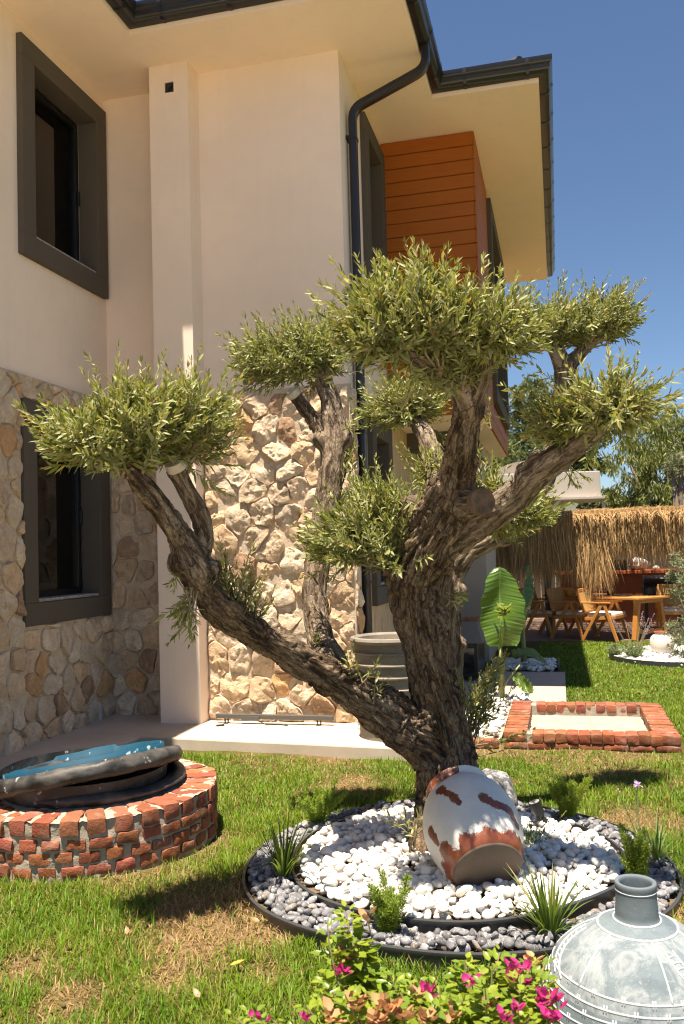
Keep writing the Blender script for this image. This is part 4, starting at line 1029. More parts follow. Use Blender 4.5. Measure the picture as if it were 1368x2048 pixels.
def rough_sheet(b, f, nu, nv, amp, sc=14., c=(1, 1, 1), closed=True):
    """surface f(i/nu, j/nv) with noise along its own normal direction given by f"""
    vs = []
    for j in range(nv + 1):
        for i in range(nu if closed else nu + 1):
            p, nrm = f(i / nu, j / nv); p = Vector(p); q = p * sc
            vs.append(p + Vector(nrm) * amp * (noise.noise(q) + .6 * noise.noise(q * 2.7)))
    w = nu if closed else nu + 1
    b.add(vs, [(j * w + i, j * w + (i + 1) % w, (j + 1) * w + (i + 1) % w, (j + 1) * w + i) for j in range(nv) for i in range(nu if closed else nu)], c)
well = empty('brick_well', (WELL[0], WELL[1], 0), 0, 'round low brick well surround with wide mortar joints on the lawn', 'well')
b = MB(); ZT = .292
N1 = 33
for k in range(N1):
    a = 2 * math.pi * (k + .3) / N1 + random.uniform(-.012, .012)
    M = Matrix.Rotation(a, 4, 'Z') @ Matrix.Translation((.615 + random.uniform(-.008, .008), 0, ZT - .042 + random.uniform(-.004, .004))) @ Matrix.Rotation(random.uniform(-.05, .05), 4, 'Z')
    brick(b, M, .20, .096, .082, btint(), .011, .007, (8, 4, 4))
for row, (z, N, off, rr) in enumerate(((.172, 35, .1, .712), (.104, 35, .6, .710), (.034, 34, .2, .712))):
    for k in range(N):
        a = 2 * math.pi * (k + off) / N + random.uniform(-.014, .014)
        M = Matrix.Rotation(a, 4, 'Z') @ Matrix.Translation((rr + random.uniform(-.006, .006) - .05, 0, z + random.uniform(-.006, .006))) @ Matrix.Rotation(random.uniform(-.07, .07), 4, 'X')
        brick(b, M, .10, .108 * random.uniform(.82, 1.12), .060 * random.uniform(.88, 1.08), btint(), .010, .0065, (3, 6, 4))
auto_smooth(b.build('bricks', BRICK, well, col=True), 60)
b = MB()
rough_sheet(b, lambda s, t: ((math.cos(s * 6.2832) * .698, math.sin(s * 6.2832) * .698, -.03 + t * (ZT + .018)), (math.cos(s * 6.2832), math.sin(s * 6.2832), 0)), 220, 16, .012, 20)
rough_sheet(b, lambda s, t: ((math.cos(s * 6.2832) * (.705 - .30 * t), math.sin(s * 6.2832) * (.705 - .30 * t), ZT - .009 + .032 * max(0, t - .5)), (0, 0, 1)), 220, 14, .012, 20)
rough_sheet(b, lambda s, t: ((math.cos(s * 6.2832) * .41, math.sin(s * 6.2832) * .41, ZT - t * .25), (1, 0, 0)), 60, 3, .004, 20)
b.lathe([(.41, .05), (.01, .05)], 40)
b.build('mortar', CEMENT, well, True)
# flattened pipe ring on the well and the tilted cut pipe end on top of it
def M_rubber():
    m = Mat('dusty_black_rubber', .5, spec=.4); c = m.co()
    m.base(m.mix(m.ramp(m.noise(c, 6, 5, .65), (.45, 0.), (.75, .6)), (.022, .022, .022), (.17, .155, .14))); m.rough(m.ramp(m.noise(c, 12, 4), (.3, .35), (.7, .75)))
    sp = m.ramp(m.noise(c, 17, 3, .5), (.66, 0.), (.70, 1.)); m.base(m.mix(m.math('MULTIPLY', sp, .6), m.mix(m.ramp(m.noise(c, 6, 5, .65), (.45, 0.), (.75, .6)), (.022, .022, .022), (.17, .155, .14)), (.55, .52, .48)))
    m.bump(m.noise(m.mapped(c, (1, 1, 1)), 18, 5, .6), .4, .01); return m.m
RUB = M_rubber()
def torus(b, Rm, rm, k, q, f):
    vs = []
    for i in range(k):
        for j in range(q):
            a, t = 2 * math.pi * i / k, 2 * math.pi * j / q; R_, r_ = f(a, t); vs.append(((R_) * math.cos(a), (R_) * math.sin(a), r_))
    b.add(vs, [(i * q + j, ((i + 1) % k) * q + j, ((i + 1) % k) * q + (j + 1) % q, i * q + (j + 1) % q) for i in range(k) for j in range(q)])
b = MB(); torus(b, .5, .03, 90, 14, lambda a, t: (.462 + .05 * math.cos(t) + .008 * noise.noise(Vector((math.cos(a) * 3, math.sin(a) * 3, t))), .02 + .028 * math.sin(t) * (1 + .3 * math.sin(a * 3))))
o = b.build('pipe_ring', RUB, None, True); o.location = (WELL[0] + .02, WELL[1], ZT + .012); tag(o, 'flattened dusty black rubber ring on the brick well, under the tilted pipe end', 'rubber ring')
pc = np.array([WELL[0] - .04, WELL[1] - .03, ZT + .145])
pipe = empty('cut_pipe_end', pc, 0, 'tilted black pipe end with a bright blue inside, lying on the brick well', 'pipe')
e1 = Vector((.985, 0, .165)).normalized(); e2 = Vector((0, math.cos(.17), -math.sin(.17))); e2 = (e2 - e1 * e1.dot(e2)).normalized(); e3 = e1.cross(e2)
PM = Matrix((e1, e2, e3)).transposed().to_4x4()
b = MB(PM)
def roll(a, t):
    nn = noise.noise(Vector((math.cos(a) * 2.5, math.sin(a) * 2.5, t * .8))); n2 = noise.noise(Vector((math.cos(a) * 9, math.sin(a) * 9, t * 1.5)))
    tear = max(0, 1 - abs(((a - 3.75 + math.pi) % (2 * math.pi)) - math.pi) / .22)
    r = .040 * (1 + .16 * nn) + .005 * n2 - .036 * tear * (math.sin(t) < .3)
    return .508 + r * 1.05 * math.cos(t) - .02 * tear, -.062 + r * 1.15 * math.sin(t) + .02 * tear * n2
torus(b, .5, .05, 200, 24, roll); rim = b.build('rolled_rim', RUB, pipe, True)
BLUE = Mat('blue_lining', .65, spec=.2); cb2 = BLUE.co(); spt = BLUE.ramp(BLUE.noise(cb2, 16, 3, .5), (.64, 0.), (.69, 1.))
BLUE.base(BLUE.mix(BLUE.math('MULTIPLY', spt, .55), BLUE.ramp(BLUE.noise(cb2, 5, 4), (.3, (.004, .042, .080)), (.7, (.008, .065, .112))), (.45, .55, .6))); BLUE.bump(BLUE.noise(cb2, 9, 3), .12, .006)
b = MB(PM); k = 160; vs = []
def lip(a): return .010 + .032 * (math.sin(a) > 0) * math.sin(a) + .005 * noise.noise(Vector((math.cos(a) * 4, math.sin(a) * 4, 2))) + .016 * (1.45 < a < 2.3) * 1
lv_ = [(.452, lambda a: lip(a)), (.446, lambda a: lip(a) + .001), (.441, lambda a: -.02), (.432, lambda a: -.04), (.415, lambda a: -.07), (.39, lambda a: -.098), (.2, lambda a: -.104), (.01, lambda a: -.104)]
lv_ = [(.456, lambda a: -.05)] + lv_
for i in range(k):
    a = 2 * math.pi * i / k
    for r_, f in lv_: q = r_ * (1 + .006 * math.sin(a * 5) + .01 * noise.noise(Vector((math.cos(a) * 3, math.sin(a) * 3, 7)))); vs.append((q * math.cos(a), q * math.sin(a), f(a)))
m_ = len(lv_); b.add(vs, [(i * m_ + j, ((i + 1) % k) * m_ + j, ((i + 1) % k) * m_ + j + 1, i * m_ + j + 1) for i in range(k) for j in range(m_ - 1)])
b.build('blue_lining', BLUE.m, pipe, True)
b = MB(); b.lathe([(.47, -.03), (.46, -.12), (.44, -.155)], 90); cw = b.build('collar', RUB, pipe, True)

# rectangular brick planter -------------------------------------------
plo = H(7.12, -.5, 0); pl = empty('brick_planter', plo, -YAW, 'low rectangular brick planter border with mortar floor, empty, on the lawn', 'planter')
b = MB(); LX, LY, zt = 1.36, 1.50, .118
def hdr(x, y, along_x, ln=.19, w=.092): 
    M = Matrix.Translation((x, y, zt - .042 + random.uniform(-.004, .004))) @ Matrix.Rotation((0 if along_x else math.pi / 2) + random.uniform(-.03, .03), 4, 'Z'); brick(b, M, ln * random.uniform(.94, 1.05), w, .078, btint(), .012, .007, (6, 4, 4))
nx_ = 11
for i in range(nx_):
    x = .28 + i * (LX - .46) / (nx_ - 1)
    hdr(x, .10, False); hdr(x, LY - .10, False)
ny_ = 13
for i in range(ny_):
    y = .06 + i * (LY - .12) / (ny_ - 1); hdr(.10, y, True); hdr(LX - .10, y, True)
for i in range(7):
    x = .1 + i * (LX - .2) / 6
    for y in (.055, LY - .055): brick(b, Matrix.Translation((x, y, .012)), .185, .09, .05, btint(), .01, .006)
for i in range(7):
    y = .15 + i * (LY - .3) / 6
    for x in (.055, LX - .055): brick(b, Matrix.Translation((x, y, .012)) @ Matrix.Rotation(math.pi / 2, 4, 'Z'), .185, .09, .05, btint(), .01, .006)
for (x, y, r) in ((-.13, .03, .2), (-.27, .05, -.1), (.62, LY + .12, .3)): brick(b, Matrix.Translation((x, y, .02)) @ Matrix.Rotation(r, 4, 'Z'), .19, .1, .07, btint(), .012, .007)
auto_smooth(b.build('bricks', BRICK, pl, col=True), 60)
b = MB()
for x0, x1, y0, y1 in ((.01, LX - .01, .01, .19), (.01, LX - .01, LY - .19, LY - .01), (.01, .19, .19, LY - .19), (LX - .19, LX - .01, .19, LY - .19)): b.box(x0 + .022 * (x0 < .1), x1 - .022 * (x1 > 1.3), y0 + .022 * (y0 < .1), y1 - .022 * (y1 > 1.45), -.05, zt - .016)
b.box(.19, LX - .19, .19, LY - .19, -.1, .012)
b.build('mortar', CEMENT, pl)
b = MB()
for k, x in enumerate((.25, .72)): rough_sheet(b, lambda s, t: ((x + s * .44, .22 + t * (LY - .5), .022 + .012 * math.sin(t * 9 + k)), (0, 0, 1)), 20, 40, .012, 12, closed=False)
b.build('cement_skim', CEMENT, pl, True)

# ribbed planter by the wall ------------------------------------------
pp = np.array([.37, 7.22, .08]); pot = empty('ribbed_planter', pp, 0, 'tall round ribbed planter of grey weathered clay by the rainwater pipe', 'planter')
pr = [(.01, .04), (.245, .04), (.25, 0), (.27, 0)]
z = .02; rr_ = .27
while z < .70: pr += [(rr_ + .002, z), (rr_ + .003, z + .072), (rr_ + .020, z + .080), (rr_ + .021, z + .090), (rr_ + .005, z + .098)]; z += .098; rr_ += .0035
pr += [(rr_ + .006, .765), (rr_ + .035, .775), (rr_ + .043, .793), (rr_ + .035, .812), (rr_ + .008, .818), (rr_ - .018, .80), (rr_ - .022, .74), (rr_ - .03, .69), (.01, .685)]
pm = Mat('weathered_grey_clay', .85, spec=.25); cp = pm.co()
pm.base(pm.mix(pm.ramp(pm.noise(cp, 45, 4, .7), (.55, 0.), (.72, .6)), pm.ramp(pm.noise(pm.mapped(cp, (1, 1, 3)), 4, 5, .6), (.3, (.15, .13, .105)), (.7, (.27, .24, .20))), (.10, .085, .07))); pm.bump(pm.noise(cp, 60, 4), .3, .005)
b = MB(); b.lathe(pr, 72); auto_smooth(b.build('body', pm.m, pot), 38)
b = MB(); b.lathe([(.27, .70), (.15, .72), (.01, .725)], 40); b.tint = (.1, .07, .05); b.build('soil', CEMENT, pot, True)

# small things by the wall --------------------------------------------
GREYMETAL = Mat('grey_lamp_metal', .5, (.085, .08, .075), .0).m
lo = H(7.42, -3.08, .08); lb = empty('floor_light_bar', lo, -YAW, 'long thin grey wall washer light bar lying on the slab under the stone wall', 'light')
b = MB(); b.box(0, 1.10, -.02, .02, .045, .085); b.build('housing', GREYMETAL, lb, bevel=.004)
b = MB(); b.box(.25, .42, -.03, -.021, .03, .075); b.build('driver_box', GREYMETAL, lb, bevel=.003)
for x in (.10, .97):
    b = MB(); b.box(x - .02, x + .02, -.03, .03, .0, .004); b.box(x - .018, x - .012, -.012, .012, .004, .046); b.box(x + .012, x + .018, -.012, .012, .004, .046); b.build('bracket', BLACK, lb)
b = MB(); b.tube([(.42, -.03, .03), (.5, -.06, .006), (.62, -.03, .006), (.7, -.07, .006)], .005, 6); b.build('cable', BLACK, lb, True)
b = MB(); P0 = H(7.27, -3.02, .083); o = None; b.bar((0, 0, .006), (.07, .02, .006), .018, .012); o = b.build('metal_offcut', BLACK); o.location = P0; tag(o, 'short dark metal offcut on the pale slab in front of the light bar', 'offcut')
PVC = Mat('grey_pvc', .4, (.42, .39, .36)).m
v0_ = gz(200, 1440, .08); pv = empty('drain_pipe_stub', v0_, -YAW, 'grey plastic pipe stub with an elbow coming out of the slab at the stone corner', 'pipe')
b = MB(); b.tube([(0, 0, 0), (0, 0, .10), (0, 0, .125), (-.012, 0, .145), (-.03, 0, .155), (-.12, 0, .155)], .024, 14); b.tube([(0, 0, .085), (0, 0, .115)], .029, 14); b.tube([(-.03, 0, .155), (-.055, 0, .155)], .029, 14); auto_smooth(b.build('elbow', PVC, pv), 50)
b = MB(); b.tube([(0, 0, 0), (0, 0, .012)], .02, 14); o = b.build('plastic_disc', BLUE.m); o.location = gz(186, 1439, .082); tag(o, 'tiny blue plastic disc on the slab beside the pipe stub', 'disc')

# boulder and spike spotlight -----------------------------------------
mb_ = Mat('veined_boulder', .8, spec=.25); cb_ = mb_.co(); mb_.base(mb_.mix(mb_.ramp(mb_.noise(cb_, 16, 5, .65, 2.), (.46, 0.), (.58, 1.)), (.10, .10, .105), (.34, .33, .32))); mb_.bump(mb_.noise(cb_, 30, 5, .7), .5, .01); BOULDER = mb_.m
b = MB(); V_, F_ = ico(4)
vs = [Vector(v) * (1 + .22 * noise.noise(Vector(v) * 1.4) + .06 * noise.noise(Vector(v) * 5)) for v in V_]; b.add([(v.x * .17, v.y * .15, v.z * .17) for v in vs], F_)
o = b.build('boulder', BOULDER, None, True, col=True); q_ = gy(992, 1566, 5.3); o.location = (q_[0] - .03, q_[1], .09); tag(o, 'rounded grey and white veined boulder behind the tilted jar', 'boulder')
sp0 = gz(1090, 1668, .05); sl = empty('spike_spotlight', sp0, 0, 'small black garden spotlight on a spike at the edge of the white pebbles', 'spotlight')
b = MB(); b.tube([(0, 0, -.02), (0, 0, .07)], [.006, .01], 10); b.box(-.012, .012, -.014, .014, .06, .085); b.build('spike', BLACK, sl, bevel=.003)
b = MB(); d0 = Vector((-.012, .02, .075)); d1 = d0 + Vector((-.035, .0, .09)); b.tube([d0, d0.lerp(d1, .25), d0.lerp(d1, .3), d1], [.02, .024, .031, .034], 20); hd = b.build('lamp_head', BLACK, sl); auto_smooth(hd, 40)
b = MB(); dd = (d1 - d0).normalized(); b.tube([d1 + dd * .001, d1 + dd * .004], .029, 20); b.build('lens', Mat('lamp_lens', .2, (.35, .34, .33)).m, hd)

# grass-like tufts, ferns, flowers -------------------------------------
def tuft(px, py, z, n, hgt, spread, label, name='grass_tuft', col=((.05, .10, .018), (.14, .20, .035)), w=.011, seed=0, group=None):
    rg = np.random.default_rng(seed); p0 = gz(px, py, z); lv = Leaves()
    for i in range(n):
        a = rg.uniform(0, 6.28); ln = hgt * rg.uniform(.55, 1.15); le = rg.uniform(.05, spread); q = rg.random()
        c = np.array(col[0]) * (1 - q) + np.array(col[1]) * q
        if rg.random() < .06: c = np.array((.38, .30, .12))
        lv.add(np.array([math.cos(a) * .03 * rg.random(), math.sin(a) * .03 * rg.random(), -.01]), np.array([math.cos(a) * le, math.sin(a) * le, 1.]), np.array([math.cos(a), math.sin(a), -le]), ln, w * rg.uniform(.7, 1.2), rg.uniform(.05, .6) * (le + .25), c)
    e = lv.build(name, FERN, None, T_LONG); e.location = p0; return tag(e, label, 'plant', group)
tuft(567, 1752, .04, 70, .30, .65, 'strappy dark green grass tuft at the left end of the grey gravel ring', seed=1)
tuft(1100, 1868, .04, 75, .29, .75, 'strappy green grass tuft in the front gravel, left of the slate blue jar', seed=2)
tuft(1312, 1722, .03, 50, .24, .8, 'strappy grass tuft at the right rim of the bed below the lilac flower', seed=3, col=((.07, .13, .03), (.17, .25, .07)))
def fern(px, py, z, n, hgt, spread, label, seed=0, plume=.035, col=((.17, .26, .025), (.32, .40, .045)), dens=1.7, name='asparagus_fern', lean=(0, 0)):
    rg = np.random.default_rng(seed); p0 = gz(px, py, z); root = empty(name, p0, 0, label, 'plant'); lv = Leaves(); st = MB()
    for i in range(n):
        a = rg.uniform(0, 6.28); le = rg.uniform(.05, spread); ln = hgt * rg.uniform(.55, 1.1); pts = []
        d = np.array([math.cos(a) * le + lean[0], math.sin(a) * le + lean[1], 1.])
        for s in np.linspace(0, 1, 7): pts.append(d * ln * s * .8 + np.array([math.cos(a), math.sin(a), 0]) * ln * .28 * s * s * le + rg.normal(0, .003, 3))
        st.tube(pts, [.003, .0028, .0025, .002, .0018, .0014, .001], 4, False)
        pts = np.array(pts); m = int(330 * dens * ln / .2)
        for k in range(m):
            s = rg.uniform(.08, 1.); f = s * 6; j = min(int(f), 5); p = pts[j] + (pts[j + 1] - pts[j]) * (f - j); r_ = plume * (1.15 - s * .95) * (min(1, s * 4))
            o = rg.normal(0, 1, 3); o /= np.linalg.norm(o); q = rg.random(); c = np.array(col[0]) * (1 - q) + np.array(col[1]) * q
            pp_ = p + o * r_ * rg.uniform(.1, 1); lv.add(pp_, o + d * .7, rg.normal(0, 1, 3), rg.uniform(.012, .024), .0036, .1, c)
    lv.build('foliage', FERN, root, T_CARD); st.build('stems', TWIG, root, True); return root
fern(632, 1650, .03, 22, .26, .75, 'bright feathery asparagus fern at the back left of the gravel ring', 11, .034)
fern(775, 1868, .03, 17, .25, .45, 'fluffy green fern in the front gravel behind the flowering bush', 12, .036, ((.15, .23, .025), (.29, .36, .045)))
fern(1133, 1642, .03, 20, .27, .5, 'feathery lime green fern at the back right of the gravel ring beside the spotlight', 13, .033, ((.25, .33, .03), (.42, .46, .06)))
fern(1278, 1775, .03, 14, .33, .38, 'upright lime green fern plumes behind the neck of the slate blue jar', 14, .030, ((.20, .28, .03), (.36, .42, .06)), lean=(-.12, 0))
tw0 = gz(1062, 1700, .07); lv = Leaves(); tw = MB(); root = empty('small_herb', tw0, 0, 'small straggly green herb at the right side of the tilted jar', 'plant')
for i in range(16):
    p = np.random.normal(0, .02, 3) * np.array([1, 1, 0]); d = np.random.normal(0, .4, 3); d[2] = 1; q = p + d * random.uniform(.08, .2)
    tw.tube([p, (p + q) / 2 + np.random.normal(0, .01, 3), q], .0015, 4, False)
    for k in range(16): s = random.random(); lv.add(p + (q - p) * s, np.random.normal(0, 1, 3), np.random.normal(0, 1, 3), .018, .008, .1, np.array((.12, .18, .04)) * random.uniform(.7, 1.5))
lv.build('foliage', FERN, root, T_OVATE); tw.build('stems', TWIG, root)
LILAC = leaf_mat('lilac_petal', (.55, .35, .6), .3, .3, .6, (.7, .45, .8))
f0 = gz(1290, 1715, .03); fl = empty('lilac_flower', f0, 0, 'thin stemmed lilac flower with two seed heads at the right rim of the bed', 'flower')
st = MB(); lv = Leaves()
def px3(x, y): return gy(x, y, f0[1]) - f0
st.tube([(0, 0, 0), px3(1276, 1640), px3(1274, 1572)], .0028, 5, False); st.tube([(0, 0, 0), px3(1270, 1660), px3(1240, 1588)], .0028, 5, False); st.tube([(0, 0, 0), px3(1272, 1650), px3(1273, 1608)], .002, 5, False)
for c, n, col in ((px3(1274, 1568), 18, (.55, .36, .60)), (px3(1238, 1583), 7, (.42, .33, .22)), (px3(1274, 1603), 6, (.42, .33, .22))):
    lv = Leaves()
    for k in range(n): d = np.random.normal(0, 1, 3) + np.array([0, 0, .4]); lv.add(c + np.random.normal(0, .004, 3), d, np.random.normal(0, 1, 3), .024 if n > 8 else .016, .010 if n > 8 else .006, .2, np.array(col) * random.uniform(.8, 1.2))
    lv.build('flower_head' if n > 8 else 'seed_head', LILAC, fl, T_OVATE)
st.build('stems', Mat('green_stem', .6, (.22, .27, .09)).m, fl, True)
lv = Leaves(); lv.add(np.array([0, 0, 0.]), np.array([1., .15, .1]), np.array([0, .1, 1.]), .062, .034, .15, np.array((.62, .42, .05))); o = lv.build('fallen_leaf', leaf_mat('dry_yellow_leaf', (.6, .45, .12), .3, .2), None, T_OVATE); p = gz(460, 1930, .03); o.location = p; tag(o, 'single bright yellow fallen leaf on the grass', 'leaf')
dl_me = None
for k, (x, y) in enumerate(((350, 1880), (520, 1842), (610, 1935), (130, 1995), (255, 1868), (1350, 1895), (690, 1925), (60, 1900), (400, 1995))):
    if dl_me is None:
        lv = Leaves(); lv.add(np.array([0, 0, 0.]), np.array([1., .1, .15]), np.array([0, .2, 1.]), .05, .022, .35, np.array((.30, .19, .09))); dl_me = lv.mesh(T_LANCE); dl_me.materials.append(leaf_mat('dry_leaf', (.34, .24, .13), .3, .15))
    o = bpy.data.objects.new('dry_leaf', dl_me); COL.objects.link(o); o.location = gz(x, y, .035); o.rotation_euler = (random.uniform(-.4, .4), random.uniform(-.3, .3), random.uniform(0, 6.3)); tag(o, 'small dry brown curled leaf lying on the near lawn', 'leaf', 'dry leaves scattered on the near lawn')

# bougainvillea in the foreground ---------------------------------------
bo = np.array([.25, 2.15, 0.]); bou = empty('bougainvillea', bo, 0, 'flowering bougainvillea bush with magenta and faded peach bracts in the foreground', 'bush')
lv = Leaves(); pe = Leaves(); pe2 = Leaves(); st = MB(); rb_ = random.Random(5)
GB = [np.array(c) for c in ((.13, .20, .015), (.22, .275, .018), (.33, .35, .03), (.07, .125, .015), (.38, .37, .05))]
MG = np.array((.42, .018, .17)); PC = np.array((.46, .25, .115))
def bshoot(tip, base, n, L, dens=1.):
    tip = np.array(tip) - bo; base = np.array(base) - bo; mid = (tip + base) / 2 + np.array([rb_.gauss(0, .03), rb_.gauss(0, .03), rb_.uniform(0, .04)])
    pts = [base * (1 - t) ** 2 + mid * 2 * t * (1 - t) + tip * t * t for t in np.linspace(0, 1, 9)]
    st.tube(pts, [.005 - .0004 * k for k in range(9)], 5, False)
    n = int(n * 2.6); L *= 1.18
    for i in range(n):
        t = .35 + .65 * (i + rb_.random()) / n; f = min(t * 8, 7.999); j = int(f); p = pts[j] + (pts[j + 1] - pts[j]) * (f - j)
        a = i * 2.4 + rb_.uniform(-.4, .4); d = np.array([math.cos(a), math.sin(a), rb_.uniform(-.15, .7)]); s = 1 - .55 * max(0, t - .7) / .3
        c = GB[rb_.choices(range(5), (30, 30, 18, 16, 8))[0]] * rb_.uniform(.85, 1.15)
        lv.add(p + d * .012, d, np.array([-d[0] * .5, -d[1] * .5, 1.]) + np.random.normal(0, .25, 3), L * s * rb_.uniform(.7, 1.15), L * s * rb_.uniform(.42, .58), rb_.uniform(-.35, .1), c)
def bloom(p, col, size=.034, n=9):
    p = np.array(p) - bo; pe = Leaves(); size *= .72 if col[1] > .1 else .72
    for k in range(n):
        a = k * 2.1; d = np.array([math.cos(a), math.sin(a) * .9 - .25, rb_.uniform(.0, .9)])
        pe.add(p + np.random.normal(0, .006, 3), d, np.array([-d[0], -d[1], .8]) + np.random.normal(0, .3, 3), size * rb_.uniform(.8, 1.2), size * rb_.uniform(.62, .85), rb_.uniform(-.1, .5), col * rb_.uniform(.8, 1.25))
    pe.build('faded_bloom' if col[1] > .1 else 'bloom', FADED if col[1] > .1 else PETAL, bou, T_OVATE)
FADED = leaf_mat('faded_bract', (.45, .26, .12), .3, .25, .7, (.5, .28, .12))
def bz(px, py, Y): return gy(px, py, Y)
for (x, y, Y, n, L) in ((692, 1822, 2.22, 34, .052), (655, 1850, 2.2, 10, .045), (720, 1880, 2.2, 14, .05), (650, 1965, 2.15, 20, .05), (745, 1955, 2.2, 26, .05), (800, 1985, 2.1, 26, .052), (930, 1920, 2.2, 26, .052), (1000, 1905, 2.22, 24, .052), (985, 1930, 2.15, 24, .055), (1060, 1930, 2.2, 20, .052), (1090, 1925, 2.25, 14, .05), (880, 1975, 2.1, 24, .052), (840, 1990, 2.2, 22, .052), (1030, 1985, 2.1, 24, .052), (960, 2010, 2.05, 26, .052), (905, 2020, 2.0, 26, .05), (770, 2030, 2.0, 22, .05), (700, 2010, 2.05, 24, .05), (640, 2020, 2.05, 16, .05), (1085, 2000, 2.1, 16, .05), (1060, 2035, 2.0, 18, .05), (995, 2040, 1.95, 20, .05), (500, 2025, 2.0, 12, .045), (470, 2035, 2.0, 12, .045), (545, 2040, 1.98, 10, .045), (850, 2045, 1.95, 20, .05), (735, 1990, 2.1, 18, .05), (665, 1985, 2.1, 14, .05), (910, 1950, 2.2, 18, .05), (640, 1990, 2.1, 18, .05), (780, 1950, 2.15, 22, .05), (830, 1965, 2.12, 22, .05), (720, 1945, 2.2, 16, .05), (1040, 1955, 2.08, 20, .052), (970, 1975, 2.0, 22, .052), (930, 1990, 2.0, 20, .052), (610, 2010, 2.05, 14, .05), (870, 2010, 1.97, 20, .05), (1090, 1960, 2.1, 16, .05), (690, 1990, 2.0, 18, .05), (760, 1995, 2.0, 16, .05), (1020, 1925, 2.2, 18, .05)):
    t = bz(x, y, Y); base = bo + np.array([(t[0] - bo[0]) * .55, (t[1] - bo[1]) * .4, max(.05, t[2] * .45)]); bshoot(t, base, n, L)
    st.tube([np.array([(base - bo)[0] * .25, 0, -.03]), (base - bo) * np.array([.6, .6, .6]), base - bo], [.011, .008, .005], 6, False)
for (x, y, Y, c, s, n) in ((686, 1945, 2.15, MG, .04, 6), (612, 2040, 1.98, MG, .03, 5), (523, 2036, 1.98, MG, .032, 5), (860, 1988, 2.05, MG, .038, 9), (1022, 1948, 2.12, MG, .045, 10), (1040, 1938, 2.15, MG, .04, 7), (943, 1964, 2.1, MG * 1.1, .032, 6), (1056, 1972, 2.1, MG, .032, 6), (1088, 2005, 2.05, MG, .045, 10), (1112, 2000, 2.07, MG * .9, .04, 8), (1035, 2016, 2.0, MG, .03, 6), (1010, 2044, 1.95, MG, .036, 7), (1100, 2040, 1.97, MG, .04, 8),
    (735, 1838, 2.2, PC * .9, .042, 3), (690, 1915, 2.18, PC * .7, .045, 5), (715, 2010, 2.0, PC, .05, 9), (770, 2020, 1.98, PC * 1.05, .055, 12), (810, 2035, 1.97, PC, .05, 10), (755, 2040, 1.95, PC, .05, 10), (660, 2035, 1.98, PC, .05, 9), (850, 2040, 1.95, PC * .9, .045, 7), (980, 2005, 2.05, PC * .95, .04, 6), (1060, 1925, 2.15, PC, .036, 6), (830, 1990, 2.05, PC * .8, .04, 4), (905, 2030, 1.98, PC, .04, 5)):
    q = bz(x, y, Y); bloom(q, c, s, n); st.tube([q - bo, q - bo + np.array([.01, .02, -.06]), (q - bo) * np.array([.7, .7, .5])], .002, 4, False)
lv.build('leaves', BOUG, bou, T_OVATE);  st.build('stems', TWIG, bou, True)
# ------------------------------------------------------------------ beds by the path
A = np.array([(x, y) for x, y in zip(RNG.uniform(0, 3.2, 5200), RNG.uniform(6.8, 9.8, 5200))]); uu, vv = uv_of(A[:, 0], A[:, 1])
k = (uu > 7.3) & (uu < 9.12) & (vv > -1.75) & (vv < np.where(uu < 8.66, -.545, -.36)); A = A[k]; n = len(A)
S = np.stack([RNG.uniform(.025, .042, n), RNG.uniform(.02, .03, n), RNG.uniform(.014, .022, n)], -1)
tag(link('white_pebbles', pebbles(np.concatenate([A, RNG.uniform(.03, .10, (n, 1))], 1), S, .2, 2, RNG.uniform(.88, 1.03, (n, 1)) * np.array([1, .98, .95])), WPEB, None, True), 'white pebbles filling the bed at the foot of the big-leaved banana plant', 'pebbles', kind='stuff')
b = MB(); p = [H(7.25, -1.78), H(7.25, -.52), H(8.64, -.52), H(8.64, -.34), H(9.14, -.34), H(9.14, -1.78)]; b.tint = (.3, .27, .22); b.prism([(q[0], q[1]) for q in p][::-1], -.1, .03); tag(b.build('pebble_bed_soil', CEMENT), kind='structure')
c2 = gz(1075, 1322, .03)
A = np.array([(x, y) for x, y in zip(RNG.uniform(1.6, 3.2, 2600), RNG.uniform(10.9, 12.8, 2600))]); uu, vv = uv_of(A[:, 0], A[:, 1]); k = (uu > 11.36) & (uu < 12.2) & (vv > -.9) & (vv < -.1); A = A[k]; n = len(A)
S = np.stack([RNG.uniform(.03, .045, n), RNG.uniform(.022, .032, n), RNG.uniform(.014, .022, n)], -1)
tag(link('white_pebbles', pebbles(np.concatenate([A, RNG.uniform(.02, .07, (n, 1))], 1), S, .25, 1, RNG.uniform(.85, 1., (n, 1)) * np.array([1, 1, 1.])), WPEB, None, True), 'white pebbles of the small bed behind the paved path', 'pebbles', kind='stuff')
b = MB(); p = [H(11.36, -.05), H(12.25, -.05), H(12.25, -.07), H(11.36, -.07)]; b.prism([(q[0], q[1]) for q in p], -.05, .07); o = b.build('bed_edging', PLAST); tag(o, 'straight black edging strip beside the small pebble bed behind the path', 'edging')

